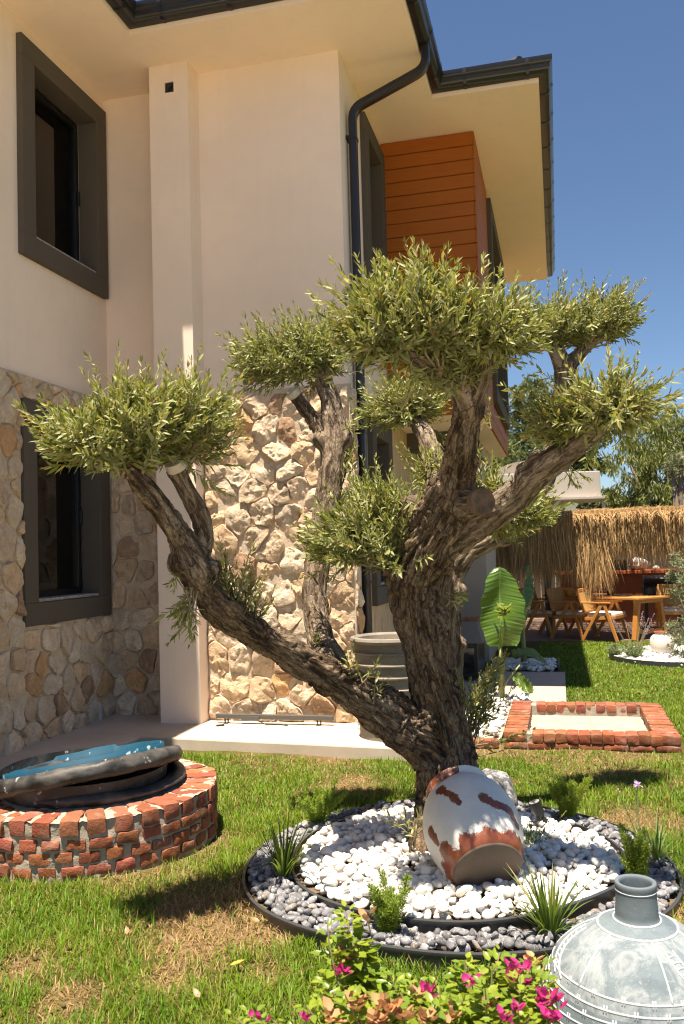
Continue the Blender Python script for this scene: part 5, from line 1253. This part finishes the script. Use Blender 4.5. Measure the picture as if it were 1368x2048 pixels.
# banana plants ----------------------------------------------------------
def M_banana():
    m = Mat('banana_leaf', .24, spec=.6); t = m.attr('vein', 'Fac'); q = m.attr('tint')
    m.base(m.mix(m.math('MULTIPLY', t, .55), q, (.33, .42, .11)))
    g = m.n('ShaderNodeNewGeometry')
    tr = m.n('ShaderNodeBsdfTranslucent'); m.put(tr.inputs[0], m.mix(.5, q, (.35, .5, .06))); mx = m.n('ShaderNodeMixShader'); mx.inputs[0].default_value = .3
    m.l(m.b.outputs[0], mx.inputs[1]); m.l(tr.outputs[0], mx.inputs[2]); m.l(mx.outputs[0], m.out.inputs[0]); return m.m
BAN = M_banana(); STEM = M_wood('banana_stem', (.14, .16, .04), (.30, .29, .09), (20, 20, 2), .5)
def banana_leaf(root, base, d, nrm, L, W, bend, c, fold=.18, tear=0., seed=0):
    base, d, nrm = [np.array(q, float) for q in (base, d, nrm)]; d = unit(d); nrm = unit(nrm - d * (nrm @ d)); sd = np.cross(nrm, d); nu, nv = 220, 16
    rg = np.random.default_rng(seed); VS = []; vein = []; cut_ = np.repeat(rg.random(nu // 10 + 1) < tear, 10)[:nu + 1]
    for i in range(nu + 1):
        x = i / nu; w = W * (math.sin(math.pi * min(1, x * .92 + .08)) ** .42) * (1 - .2 * x) * .5 * (1 + .05 * math.sin(x * 23 + seed))
        ctr = base + d * L * (x - .25 * abs(bend) * x * x) + nrm * bend * L * x * x
        for j in range(-nv, nv + 1):
            y = j / nv; rip = .004 * noise.noise(Vector((x * 38 + abs(y) * 2.5, seed * 3.7, y * .6))) * abs(y) ** .5 * 1.8; ww = w * (1 - (.25 if cut_[i] and abs(y) > .5 else 0))
            VS.append(ctr + sd * ww * y + nrm * (fold * w * abs(y) ** 1.3 + rip + .022 * math.sin(x * 8 + y * 2.5)))
            vein.append(1. if abs(y) < .05 else max(0., noise.noise(Vector((x * 55 + abs(y) * 3.5, seed * 3.7 + 9, y * .5)))) * .9)
    m = 2 * nv + 1; F = np.array([(i * m + j, i * m + j + 1, (i + 1) * m + j + 1, (i + 1) * m + j) for i in range(nu) for j in range(2 * nv)])
    me = mesh_np(np.array(VS), [F], np.array(c)); set_float(me, 'vein', vein); return link('leaf', me, BAN, root, True)
b0 = gz(1003, 1405, .05); bn = empty('banana_plant', b0, 0, 'banana plant with one big upright glossy leaf beside the path, in the white pebbles', 'plant')
def rel(px, py, Y, o): return gy(px, py, Y) - o
st = MB(); st.tube([(0, 0, -.03), rel(1003, 1330, b0[1], b0), rel(1000, 1285, b0[1], b0)], [.035, .026, .014], 12); st.tube([(.0, 0, .1), rel(1015, 1360, b0[1] - .05, b0), rel(1040, 1330, b0[1] - .1, b0)], [.014, .011, .009], 8); st.build('stem', STEM, bn, True)
lb0 = rel(1003, 1292, b0[1], b0); banana_leaf(bn, lb0, (.03, .05, 1), (.12, -1, .12), .80, .50, -.05, (.075, .15, .018), .30, 0, 1)
banana_leaf(bn, rel(1000, 1300, b0[1] - .05, b0), (.02, -.3, .6), (.2, 1, .5), .35, .05, -.2, (.25, .33, .08), .3, 0, 2)
banana_leaf(bn, rel(1030, 1350, b0[1] - .1, b0), (.35, -.1, -.4), (-.2, -1, .3), .25, .14, .25, (.12, .19, .04), .5, .3, 5)
# withered flower head in front of the leaf
lv = Leaves()
for k in range(46):
    a = random.uniform(0, 6.28); dz = random.uniform(-.2, .7); lv.add(rel(1008, 1222, b0[1] - .16, b0) + np.random.normal(0, .02, 3), np.array([math.cos(a), math.sin(a), dz]), np.array([0, 0, 1.]) + np.random.normal(0, .3, 3), random.uniform(.07, .16), .03, random.uniform(-.3, .3), np.array(random.choice(((.14, .17, .03), (.26, .25, .06), (.09, .10, .03), (.30, .22, .08)))))
lv.build('flower_head', FERN, bn, T_LANCE)
b1 = gz(1048, 1330, .03); bn2 = empty('banana_plant', b1, 0, 'smaller banana plant with a dark upright leaf and a drooping torn leaf behind the path', 'plant')
st = MB(); st.tube([(0, 0, -.03), rel(1047, 1290, b1[1], b1), rel(1045, 1225, b1[1], b1)], [.045, .03, .018], 12); st.build('stem', STEM, bn2, True)
banana_leaf(bn2, rel(1046, 1240, b1[1], b1), (.10, .1, 1), (.8, -.6, .1), .75, .32, .05, (.055, .12, .025), .3, 0, 3)
banana_leaf(bn2, rel(1028, 1250, b1[1] - .1, b1), (-.05, 0, 1), (.5, -1, .1), .5, .3, -.1, (.08, .17, .03), .2, 0, 6)
banana_leaf(bn2, rel(1025, 1312, b1[1] - .35, b1), (1, -.25, .25), (.1, -.5, 1), .45, .24, -.5, (.17, .22, .06), .5, .3, 4)

# dark fireplace box with tiles on top -------------------------------------
fo = H(10.45, -1.72, .05); fb = empty('outdoor_fireplace_box', fo, -YAW, 'black outdoor fireplace box with a slanted grey panel on top, behind the olive trunk', 'fireplace')
b = MB(); b.box(0, .74, 0, .9, 0, .42); b.build('body', BLACK, fb, bevel=.01)
b = MB(); b.add([(-.0, -.05, .42), (.80, -.05, .42), (.80, .95, .42), (0, .95, .42), (.06, .12, .66), (.72, .12, .66), (.72, .85, .66), (.06, .85, .66)], [(0, 1, 5, 4), (1, 2, 6, 5), (2, 3, 7, 6), (3, 0, 4, 7), (4, 5, 6, 7), (3, 2, 1, 0)]); b.build('hood', Mat('grey_hood_paint', .6, (.16, .145, .135)).m, fb)
b = MB(); b.box(.05, .69, -.012, -.002, .06, .36); b.build('glass_door', Mat('smoked_glass', .08, (.01, .01, .01)).m, fb)
for k in range(3):
    t = MB(); t.tint = btint(); M = Matrix.Rotation(.1 * k - .1, 4, 'Z'); vs = []; m = 9
    for s in (0, .28):
        for r_ in (.085, .07):
            for i in range(m): a = math.pi * i / (m - 1); vs.append(M @ Vector((s - .14, math.cos(a) * r_, math.sin(a) * r_ * .5)))
    t.add(vs, [(i, i + 1, 2 * m + i + 1, 2 * m + i) for i in range(m - 1)] + [(m + i + 1, m + i, 3 * m + i, 3 * m + i + 1) for i in range(m - 1)] + [(i + 1, i, m + i, m + i + 1) for i in range(m - 1)] + [(2 * m + i, 2 * m + i + 1, 3 * m + i + 1, 3 * m + i) for i in range(m - 1)])
    o = t.build('roof_tile_piece', BRICK, None, col=True); o.location = H(10.75 + .03 * k, -1.55 + .27 * k, .712); tag(o, ('leftmost of three loose red clay tiles on the grey hood', 'middle one of three loose red clay tiles on the grey hood', 'rightmost of three loose red clay tiles on the grey hood')[k], 'roof tile', 'loose clay tiles on the fireplace hood')

# ------------------------------------------------------------------ thatched pergola
pg = empty('thatched_pergola', H(16.5, 1.5, 0), -YAW, 'thatched pergola with long straw fringe hanging over the dining terrace', 'pergola')
def PG(u, v, z): return np.array([v - 1.5, u - 16.5, z])
POST = Mat('grey_post_paint', .5, (.10, .105, .105)).m
for (u, v) in ((15.8, -.22), (15.8, 4.6), (19.5, -.2), (19.5, 4.6)):
    q = PG(u, v, 0); b = MB(); b.box(q[0] - .055, q[0] + .055, q[1] - .055, q[1] + .055, 0, 1.95); b.build('post', POST, pg, bevel=.006)
b = MB()
for u in (15.9, 19.5): q0, q1 = PG(u, -1.4, 1.9), PG(u, 6, 1.9); b.bar(q0, q1, .08, .12)
for k in range(9): q0, q1 = PG(15.8, -1.3 + k * .9, 1.98), PG(20, -1.3 + k * .9, 1.98); b.bar(q0, q1, .06, .08)
b.build('beams', POST, pg)
b = MB(); q0, q1 = PG(15.75, -2.6, 2.0), PG(20.2, 6.2, 2.0); [b.box(q0[0], q1[0], q0[1] + k * .45, q0[1] + k * .45 + .10, 2.02, 2.05) for k in range(11)]; b.build('roof_battens', DECKM, pg)
STRAW = leaf_mat('straw', (.42, .28, .12), .2, .2, .6, (.6, .42, .18), .25)
lv = Leaves(); n = 24000
vv = RNG.uniform(-2.6, 6.1, n); lay = RNG.uniform(0, .28, n) ** 1.0
lng = np.where(vv < .78, RNG.uniform(.85, 1.30, n) + .35 * (fbm(vv, vv * 0 + 3, 3.2, 4, 3) - .3) + .30 * np.exp(-((vv - .55) / .32) ** 2), RNG.uniform(.55, .88, n))
lng = lng + .06
z0 = 2.17 + .05 * fbm(vv, vv * 0, 1.5, 9) - lay * .06 - RNG.uniform(0, .35, n) * (RNG.random(n) < .5)
P = np.stack([vv - 1.5, 15.42 + lay - 16.5 - .10 * (fbm(vv, vv * 0, 5., 14, 3) - .5), z0], -1)
az = RNG.normal(0, .10, n); d = np.stack([az, -.16 + RNG.normal(0, .10, n) * .6 - .0 * vv, -np.ones(n)], -1)
c = np.array([.44, .285, .135]) * RNG.uniform(.35, 1.5, (n, 1)) + np.array([.10, .075, .03]) * (RNG.random((n, 1)) < .25)
lv.extend(P, d, np.stack([RNG.normal(0, .6, n), -np.ones(n), RNG.normal(0, .2, n)], -1), lng * RNG.uniform(.45, 1., n), RNG.uniform(.006, .014, n), RNG.normal(-.02, .10, n), c)
n = 9000; vv = RNG.uniform(-2.6, 6.1, n); dp_ = RNG.uniform(0, 1.9, n) ** 1.3
P = np.stack([vv - 1.5, 15.40 + dp_ * 1.4 - 16.5, 2.13 + .05 * fbm(vv, dp_, 2.5, 3) + .10 * np.minimum(dp_, 1)], -1)
d = np.stack([RNG.normal(0, .35, n), -np.ones(n), RNG.normal(.06, .12, n) - .15 * (dp_ < .25)], -1)
c = np.array([.44, .28, .13]) * RNG.uniform(.6, 1.35, (n, 1))
lv.extend(P, d, np.stack([RNG.normal(0, .3, n), RNG.normal(0, .3, n), np.ones(n)], -1), RNG.uniform(.25, .6, n), RNG.uniform(.008, .016, n), -RNG.uniform(.1, .5, n), c)
lv.build('thatch', STRAW, pg, T_BLADE)
# side fringe at the house side
lv = Leaves(); n = 3000; uu = RNG.uniform(15.1, 19.5, n)
P = np.stack([np.full(n, -2.6 - 1.5) + RNG.uniform(0, .2, n), uu - 16.5, 2.1 - RNG.uniform(0, .3, n)], -1); d = np.stack([RNG.normal(-.1, .1, n), RNG.normal(0, .1, n), -np.ones(n)], -1)
lv.extend(P, d, np.tile([-1., 0, 0], (n, 1)), RNG.uniform(.6, 1.2, n), RNG.uniform(.008, .016, n), RNG.normal(0, .08, n), np.array([.40, .25, .10]) * RNG.uniform(.5, 1.3, (n, 1))); lv.build('side_fringe', STRAW, pg, T_BLADE)

# furniture under it ---------------------------------------------------------
CUSH = M_plaster('cushion_cloth', (.62, .55, .45)); CANE = M_wood('woven_cane', (.36, .19, .05), (.52, .31, .10), (30, 30, 30), .7)
def chair(loc, rz, label):
    t = empty('dining_chair', loc, rz, label, 'chair', 'dining chairs under the thatch'); t.scale = (.98, .98, .98)
    # faces local +y ; width .56
    b = MB(); w = .27
    for s in (-1, 1): b.bar((s * w, -.24, .37), (s * w, .26, .40), .04, .055)
    b.bar((-w, .26, .40), (w, .26, .40), .035, .055); b.bar((-w, -.24, .37), (w, -.24, .37), .035, .055); b.build('seat_frame', TEAK, t, bevel=.004)
    b = MB(); b.box(-w + .0, w - .0, -.22, .27, .405, .475); b.build('cushion', CUSH, t, bevel=.025)
    for s in (-1, 1):
        b = MB(); b.bar((s * (w + .03), .10, .63), (s * (w + .02), .30, .0), .05, .038, (1, 0, 0)); b.build('leg', TEAK, t, bevel=.004)
        b = MB(); b.bar((s * (w + .03), .06, .63), (s * (w + .02), -.30, .0), .05, .038, (1, 0, 0)); b.build('leg', TEAK, t, bevel=.004)
        b = MB(); b.bar((s * (w + .03), -.30, .645), (s * (w + .03), .22, .645), .055, .028); b.build('arm', TEAK, t, bevel=.006)
    b = MB()
    b.bar((-w, -.26, .48), (-w, -.36, .84), .035, .04, (1, 0, 0)); b.bar((w, -.26, .48), (w, -.36, .84), .035, .04, (1, 0, 0)); b.bar((-w, -.362, .85), (w, -.362, .85), .04, .045); b.bar((-w, -.262, .49), (w, -.262, .49), .035, .04); bk = b.build('backrest', TEAK, t, bevel=.004)
    b = MB(); b.bar((0, -.27, .51), (0, -.355, .83), .50, .010, (0, 1, 0)); b.build('cane_panel', CANE, bk)
    return t
def fa(x, y): return math.atan2(-x, y)
for (px, py, Y, rz, lbl) in ((1092, 1272, 15.4, fa(.75, -.66), 'honey wood dining chair behind the grey post, leftmost of the row'), (1150, 1278, 15.0, fa(.75, -.66), 'honey wood dining chair between the grey post and the table, half under the straw fringe'), (1212, 1284, 14.55, fa(.8, -.6), 'honey wood dining chair with its arm nearest to the table end'), (1352, 1272, 15.0, fa(-.35, -.94), 'honey wood dining chair at the right side of the table, behind the small white jar')):
    q = gz(px, py, .012); q = gy(px, 1280, Y); q[2] = .012; chair(q, rz, lbl)
q = gy(1268, 1280, 14.75); tb = empty('dining_table', (q[0], q[1], .012), R(32), 'honey wood dining table with slanted legs under the thatch', 'table')
b = MB(); b.box(-.40, .40, -.45, 1.7, .665, .70)
b.build('table_top', TEAK, tb, bevel=.006)
b = MB(); b.box(-.34, .34, -.36, -.30, .60, .664); b.box(-.34, .34, 1.5, 1.56, .60, .664); b.build('apron', TEAK, tb)
for s in (-1, 1):
    for y in (-.33, 1.53): b = MB(); b.bar((s * .28, y, .60), (s * .38, y, 0), .09, .07); b.build('leg', TEAK, tb, bevel=.006)
b = MB(); b.bar((-.36, -.33, .13), (.36, -.33, .13), .03, .06); b.build('stretcher', TEAK, tb)
TM = Matrix.Translation((q[0], q[1], .012)) @ Matrix.Rotation(R(32), 4, 'Z')
GLZ = Mat('dark_glazed_ware', .25, (.05, .035, .025)).m
for (x, y, pr, lbl, nm, mt) in ((-.1, .1, [(.001, 0), (.10, 0), (.14, .02), (.135, .022), (.09, .008), (.001, .006)], 'dark plate near the front end of the dining table', 'plate', GLZ), (.1, .55, [(.001, 0), (.05, 0), (.075, .05), (.06, .1), (.035, .12), (.04, .14), (.03, .14), (.001, .1)], 'dark glazed little jug in the middle of the dining table', 'jug', GLZ), (-.12, .9, [(.001, 0), (.04, 0), (.045, .10), (.04, .10), (.035, .01), (.001, .01)], 'pale drinking glass at the far end of the dining table', 'glass', Mat('pale_glass', .1, (.6, .6, .55)).m)):
    b = MB(); b.lathe(pr, 24); o = b.build(nm, mt, None, True); o.location = TM @ Vector((x, y, .7005)); tag(o, lbl, nm)
V_, F_ = ico(3)
def crumple(name, loc, s, mat, label, cat, sd, amp=.45):
    b = MB(); b.add([Vector(v) * (1 + amp * noise.noise(Vector(v) * 1.9 + Vector((sd, 0, 0))) + amp * .5 * noise.noise(Vector(v) * 5 + Vector((sd, 3, 0)))) for v in V_], F_); o = b.build(name, mat, None, True); o.scale = s; o.location = loc; return tag(o, label, cat)
crumple('yellow_cloth', TM @ Vector((-.25, 1.25, .745)), (.17, .17, .075), Mat('yellow_cloth', .7, (.60, .30, .02)).m, 'crumpled mustard yellow cloth on the far end of the dining table', 'cloth', 3)
q = gy(1268, 1280, 17.6); bc = empty('bar_counter', (q[0], q[1], .012), -YAW, 'red brown wooden bar counter at the back of the thatched terrace', 'counter')
b = MB(); b.box(-1.4, 1.0, 0, .5, 0, .98); b.build('front', REDWOOD, bc, bevel=.01); b = MB(); b.box(-1.5, 1.05, -.10, .6, .98, 1.05); b.build('counter_top', M_wood('lacquered_top', (.30, .075, .02), (.42, .12, .035), (2, 12, 12), .3), bc, bevel=.01)
BM = Matrix.Translation((q[0], q[1], .012)) @ Matrix.Rotation(-YAW, 4, 'Z')
crumple('plastic_bag', BM @ Vector((.18, .2, 1.17)), (.20, .14, .145), Mat('thin_plastic', .35, (.55, .50, .47)).m, 'crumpled pale plastic bag on the bar counter', 'bag', 8, .35)
crumple('paper_ball', BM @ Vector((.50, .15, 1.085)), (.07, .06, .045), WHITEPAINT, 'small white crumpled paper beside the plastic bag on the bar counter', 'paper', 12, .3)
b = MB(); b.box(-.35, .35, -.12, .12, 0, .22); b.box(-.33, .33, -.13, -.119, .03, .19); o = b.build('black_crate', BLACK, None, bevel=.01); o.matrix_world = BM @ Matrix.Translation((-.42, .2, 1.051)); tag(o, 'long black crate on the bar counter left of the plastic bag', 'crate')
q = gy(1330, 1280, 16.2); gr = empty('barbecue', (q[0], q[1], .012), -YAW, 'black barbecue with a lid beside the dining table', 'barbecue')
b = MB(); b.box(-.36, .36, -.2, .2, .62, .80); b.build('firebox', BLACK, gr, bevel=.03); b = MB(); b.tube([(-.34, 0, .80), (.34, 0, .80)], .19, 20); b.build('lid', BLACK, gr, True)
for x in (-.3, .3):
    for y in (-.16, .16): b = MB(); b.bar((x, y, .62), (x, y, 0), .03, .03, (0, 1, 0)); b.build('leg', BLACK, gr)
# bistro details in the dark back: back fence of the terrace
b = MB()
fnz = empty('timber_fence', H(21., 1.5, 0), -YAW, 'dark timber fence closing the back of the terrace', 'fence')
for k in range(60): b.box(-5 + k * .17, -5 + k * .17 + .155, 0, .03, 0, 1.5)
b.build('boards', M_wood('dark_timber', (.05, .03, .02), (.10, .065, .04), (12, 12, 2), .8), fnz)

# second pebble island with jar, lavender, olive shrub -------------------------
ic = H(12.95, 1.55, 0)
b = MB(); k = 90; vs = []
for i in range(k):
    a = 2 * math.pi * i / k; q = H(12.95 + 1.0 * math.sin(a), 1.55 + .92 * math.cos(a), 0)
    for s, z in ((1., -.05), (1., .055), (.985, .055), (.985, -.05)): vs.append((ic[0] + (q[0] - ic[0]) * s, ic[1] + (q[1] - ic[1]) * s, z))
b.add(vs, [(i * 4 + j, ((i + 1) % k) * 4 + j, ((i + 1) % k) * 4 + (j + 1) % 4, i * 4 + (j + 1) % 4) for i in range(k) for j in range(4)]); tag(b.build('bed_edging', PLAST), 'thin black edging around the far white pebble island on the right', 'edging')
n = 2600; a = RNG.uniform(0, 6.283, n); r_ = np.sqrt(RNG.random(n)) * .97; P = H(12.95, 1.55)[None] + UD[None] * (r_ * np.sin(a))[:, None] + VD[None] * (.92 * r_ * np.cos(a))[:, None]; P[:, 2] = RNG.uniform(.0, .05, n)
S = np.stack([RNG.uniform(.03, .05, n), RNG.uniform(.024, .036, n), RNG.uniform(.014, .024, n)], -1)
tag(link('white_pebbles', pebbles(P, S, .2, 1, RNG.uniform(.88, 1.03, (n, 1)) * np.array([1, .98, .95])), WPEB, None, True), 'white pebbles of the far island bed with the small white jar', 'pebbles', kind='stuff')
jq = gz(1325, 1308, .03); j2 = empty('small_white_jar', jq, 0, 'small chipped white clay jar standing in the far pebble island', 'jar')
c3 = [(.10, 0), (.125, .02), (.155, .08), (.165, .15), (.155, .22), (.125, .262), (.095, .28), (.09, .29), (.105, .31), (.10, .318), (.08, .315), (.075, .28)]
b = MB(); b.lathe(spline(c3, 5), 56); jm2 = Mat('old_white_glaze', .5); cj2 = jm2.co(); sep = jm2.n('ShaderNodeSeparateXYZ'); jm2.l(cj2, sep.inputs[0])
band = jm2.math('MAXIMUM', jm2.math('MULTIPLY', jm2.math('LESS_THAN', sep.outputs[2], .025), .25), jm2.math('MULTIPLY', jm2.math('GREATER_THAN', sep.outputs[2], .295), .3))
jm2.base(jm2.mix(jm2.ramp(jm2.math('ADD', jm2.noise(cj2, 11, 4, .7), band), (.60, 0.), (.64, 1.)), (.72, .66, .60), (.30, .09, .04))); b.build('body', jm2.m, j2, True)
def lavender(px, py, hgt, r, n, seed, label, spikes=0):
    rg = np.random.default_rng(seed); p0 = gz(px, py, .02); root = empty('lavender_bush', p0, 0, label, 'plant'); lv = Leaves(); sp = Leaves(); st = MB()
    for i in range(n):
        a = rg.uniform(0, 6.28); t = rg.uniform(0, 1) ** .5; d = np.array([math.cos(a) * t, math.sin(a) * t, 1.15 - .5 * t]); ln = r * rg.uniform(.7, 1.15)
        for k in range(16):
            s = rg.uniform(.25, 1); lv.add(d * ln * s + rg.normal(0, .006, 3), d + rg.normal(0, .55, 3), rg.normal(0, 1, 3), .035, .006, .1, np.array((.22, .25, .17)) * rg.uniform(.7, 1.3))
    for i in range(spikes):
        a = rg.uniform(0, 6.28); d = np.array([math.cos(a) * .5, math.sin(a) * .5, 1.]); q = d * hgt * rg.uniform(.8, 1.25); st.tube([(0, 0, 0), q * .5, q], .003, 4, False)
        for k in range(14): s = rg.uniform(.82, 1.02); sp.add(q * s + rg.normal(0, .004, 3), d + rg.normal(0, .8, 3), rg.normal(0, 1, 3), .018, .009, 0, np.array((.42, .36, .48)) * rg.uniform(.7, 1.2))
    lv.build('foliage', FERN, root, T_LANCE)
    if spikes: st.build('stems', TWIG, root); sp.build('flower_spikes', LILAC, root, T_OVATE)
lavender(1232, 1314, .4, .16, 130, 1, 'small silvery lavender bush at the left tip of the far pebble island')
lavender(1268, 1318, .50, .20, 190, 2, 'silvery lavender bush with flower spikes in front of the small white jar', 14)
# trees ---------------------------------------------------------------------
def crown(root, blobs, n, L, cols, droop=0., seed=0, W=.3, name='crown', mat=None):
    rg = np.random.default_rng(seed); lv = Leaves(); tot = sum(b_[3] ** 2 for b_ in blobs)
    for (x, y, z, r, sq) in blobs:
        m = int(n * r * r / tot); nc = max(6, m // 45)
        q = unit(rg.normal(0, 1, (nc, 3))); cen = np.array([x, y, z]) + q * (rg.uniform(.45, 1., (nc, 1)) ** .6) * r * np.array([1, 1, sq])
        for c_ in cen:
            k = m // nc; p = c_ + rg.normal(0, r * .13, (k, 3)); d = rg.normal(0, 1, (k, 3)); d[:, 2] -= droop; nn = rg.normal(0, 1, (k, 3)); nn[:, 2] += .6
            col = np.array(cols)[rg.integers(0, len(cols), k)] * rg.uniform(.75, 1.25, (k, 1)) * rg.uniform(.8, 1.2)
            lv.extend(p, d, nn, L * rg.uniform(.6, 1.3, k), L * W * rg.uniform(.7, 1.2, k), rg.uniform(-.2, .2, k), col)
    return lv.build(name, mat or TREELEAF, root, T_LANCE)
def trunk(root, segs):
    b = MB()
    for pts, rad in segs: b.tube(pts, rad, 10)
    return b.build('trunk', M_wood('grey_trunk', (.12, .09, .065), (.24, .19, .14), (8, 8, 1), .9), root, True)
def tree_at(name, px, Y, label, blobs_px, n, L, cols, droop, seed, W=.3, group='trees behind the terrace'):
    o = gy(px, 1090, Y); o[2] = -.05; root = empty(name, o, 0, label, 'tree', group); bl = []; segs = []
    for (x, y, r, sq, dy) in blobs_px:
        c_ = gy(x, y, Y + dy) - o; rr = r / FPX * Y; bl.append((c_[0], c_[1], c_[2], rr, sq)); segs.append(([(0, 0, c_[2] * .25), (c_[0] * .4, c_[1] * .4, c_[2] * .65), (c_[0], c_[1], c_[2])], [.12, .08, .03]))
    H_ = max(b_[2] for b_ in bl); segs.append(([(0, 0, 0), (.1, 0, H_ * .3), (0, 0, H_ * .6)], [.28, .2, .12])); trunk(root, segs); crown(root, bl, n, L, cols, droop, seed, W); return root
EU = ((.10, .135, .035), (.15, .175, .05), (.07, .095, .028), (.19, .20, .06))
WI = ((.15, .18, .025), (.21, .225, .04), (.095, .12, .018), (.26, .25, .05))
tree_at('eucalyptus_tree', 1090, 38, 'tall grey green eucalyptus behind the villa, between the bay and the upright olive limb', [(1062, 790, 42, .9, 0), (1035, 850, 40, 1, 1), (1100, 850, 52, .9, 0), (1150, 800, 34, 1, 1), (1165, 870, 44, 1, 0), (1060, 910, 60, .8, 0), (1130, 930, 52, .8, 1), (1185, 930, 30, .8, 0), (985, 920, 40, .8, 1), (1000, 960, 60, .7, 3), (1120, 760, 18, 1, 0)], 20000, .26, EU, .9, 1)
tree_at('weeping_tree', 1330, 26, 'broad weeping yellow green tree behind the thatched pergola at the right edge', [(1300, 880, 52, 1, 0), (1260, 930, 46, 1.2, -.5), (1345, 850, 44, .9, .5), (1335, 940, 66, 1, 0), (1255, 1000, 44, 1, 0), (1310, 1010, 56, .9, -.5), (1380, 900, 60, 1, .5), (1395, 990, 70, 1, 0), (1440, 930, 80, 1, 0)], 22000, .21, WI, 2.4, 2, .16)
tree_at('young_olive_tree', 1360, 21, 'pale silvery olive tree at the right edge in front of the weeping tree', [(1362, 905, 28, .9, 0), (1368, 950, 34, .9, 0), (1345, 935, 20, .8, 0), (1395, 920, 40, 1, 0), (1385, 985, 30, .9, 0)], 2600, .11, ((.24, .25, .15), (.30, .30, .19), (.18, .20, .11)), .1, 3, .2)
tree_at('dark_bush_tree', 1225, 44, 'small dark green tree beside the grey house, under the far hill', [(1215, 1000, 22, 1, 0), (1185, 1015, 24, .8, 0), (1235, 1010, 20, 1, 0), (1170, 1000, 16, 1, 0)], 2600, .22, ((.06, .085, .03), (.10, .12, .04), (.14, .13, .03)), .2, 4)
o = gz(1385, 1318, .02); sh = empty('olive_shrub', o, 0, 'silvery olive shrub at the right edge beside the small white jar', 'shrub'); bl = []
for (x, y, r, dy) in ((1385, 1130, 34, 0), (1362, 1170, 30, -.1), (1400, 1190, 50, .1), (1352, 1120, 18, 0), (1365, 1260, 32, -.1), (1395, 1270, 45, 0), (1355, 1290, 18, -.1), (1420, 1100, 50, .2), (1348, 1150, 14, 0)):
    q = gy(x, y, o[1] + dy) - o; bl.append((q[0], q[1], q[2], r / FPX * o[1], .95))
crown(sh, bl, 7000, .055, ((.24, .26, .16), (.31, .32, .21), (.17, .20, .11)), 0, 5, .2, 'foliage'); trunk(sh, [([(0, 0, 0), (.02, 0, .5), (0, .02, 1.2)], [.035, .03, .012]), ([(0, 0, .4), (-.15, 0, .9)], [.015, .006]), ([(0, 0, .2), (-.12, 0, .45)], [.012, .005])])
# a run of dark hedge behind the fence
hr = empty('hedge', H(22.5, 2, 0), -YAW, 'dark green clipped hedge row behind the timber fence', 'hedge'); crown(hr, [(-5 + k * .9, 0, .9, .8, 1.1) for k in range(12)], 9000, .12, ((.05, .08, .025), (.08, .11, .035), (.12, .14, .05)), 0, 6)

# neighbouring house and the hill ------------------------------------------
no = gy(1090, 1090, 27); no[2] = 0; nh = empty('grey_house', no, -R(4), 'plain grey rendered house with flat parapet and a low curved roof behind the thatch', 'house')
def nz(y, Y=27): return 1.6 + (1086 - y) / FPX * Y
b = MB(); b.box(-3.4, .42, .15, 6, 0, nz(985)); b.build('wall', PLASTER_GREY, nh)
NP = M_plaster('pale_grey_render', (.50, .45, .40))
b = MB(); b.box(-3.5, 1.72, -.25, 6.2, nz(990), nz(940)); b.build('parapet', NP, nh, bevel=.02)
b = MB(); b.box(.3, 1.95, -.45, 2., nz(996), nz(990) - .004); b.build('canopy', NP, nh, bevel=.01)
b = MB(); vs = []; m = 22
for y in (.4, 4.): 
    for i in range(m): a = math.pi * i / (m - 1); vs.append((-.35 + 1.05 * math.cos(a), y, nz(940) + .45 * math.sin(a)))
b.add(vs, [(i, i + 1, m + i + 1, m + i) for i in range(m - 1)] + [tuple(range(m)), tuple(range(m, 2 * m))]); b.build('curved_roof', NP, nh, True)
b = MB(); b.bar((.55, -.2, nz(990)), (.15, .1, nz(1020)), .07, .07); b.build('bracket', WHITEPAINT, nh)
b = MB(); b.bar((1.78, -.3, nz(996)), (1.78, -.3, 0), .09, .09, (0, 1, 0)); b.build('post', WHITEPAINT, nh)
b = MB(); nxh, nyh = 90, 14; vs = []
for j in range(nyh + 1):
    for i in range(nxh + 1):
        x = -200 + i * 14.; y = 900 + j * 60; h = 62 * math.exp(-((x - 330) / 260) ** 2) + 30 * noise.noise(Vector((x / 170, y / 260, 0))) + 9 * noise.noise(Vector((x / 45, y / 60, 3))) + 22
        vs.append((x, y, max(-2, h * math.sin(min(1, j / 8) * math.pi / 2)) - 2))
b.add(vs, [(j * (nxh + 1) + i, j * (nxh + 1) + i + 1, (j + 1) * (nxh + 1) + i + 1, (j + 1) * (nxh + 1) + i) for j in range(nyh) for i in range(nxh)])
hm = Mat('wooded_hill', .95, spec=.1); ch = hm.co(); hm.base(hm.ramp(hm.noise(ch, .09, 5, .7), (.35, (.055, .075, .06)), (.65, (.14, .15, .12)))); hm.bump(hm.noise(ch, .12, 4), 1., 8.)
tag(b.build('hill', hm.m, None, True), kind='structure')
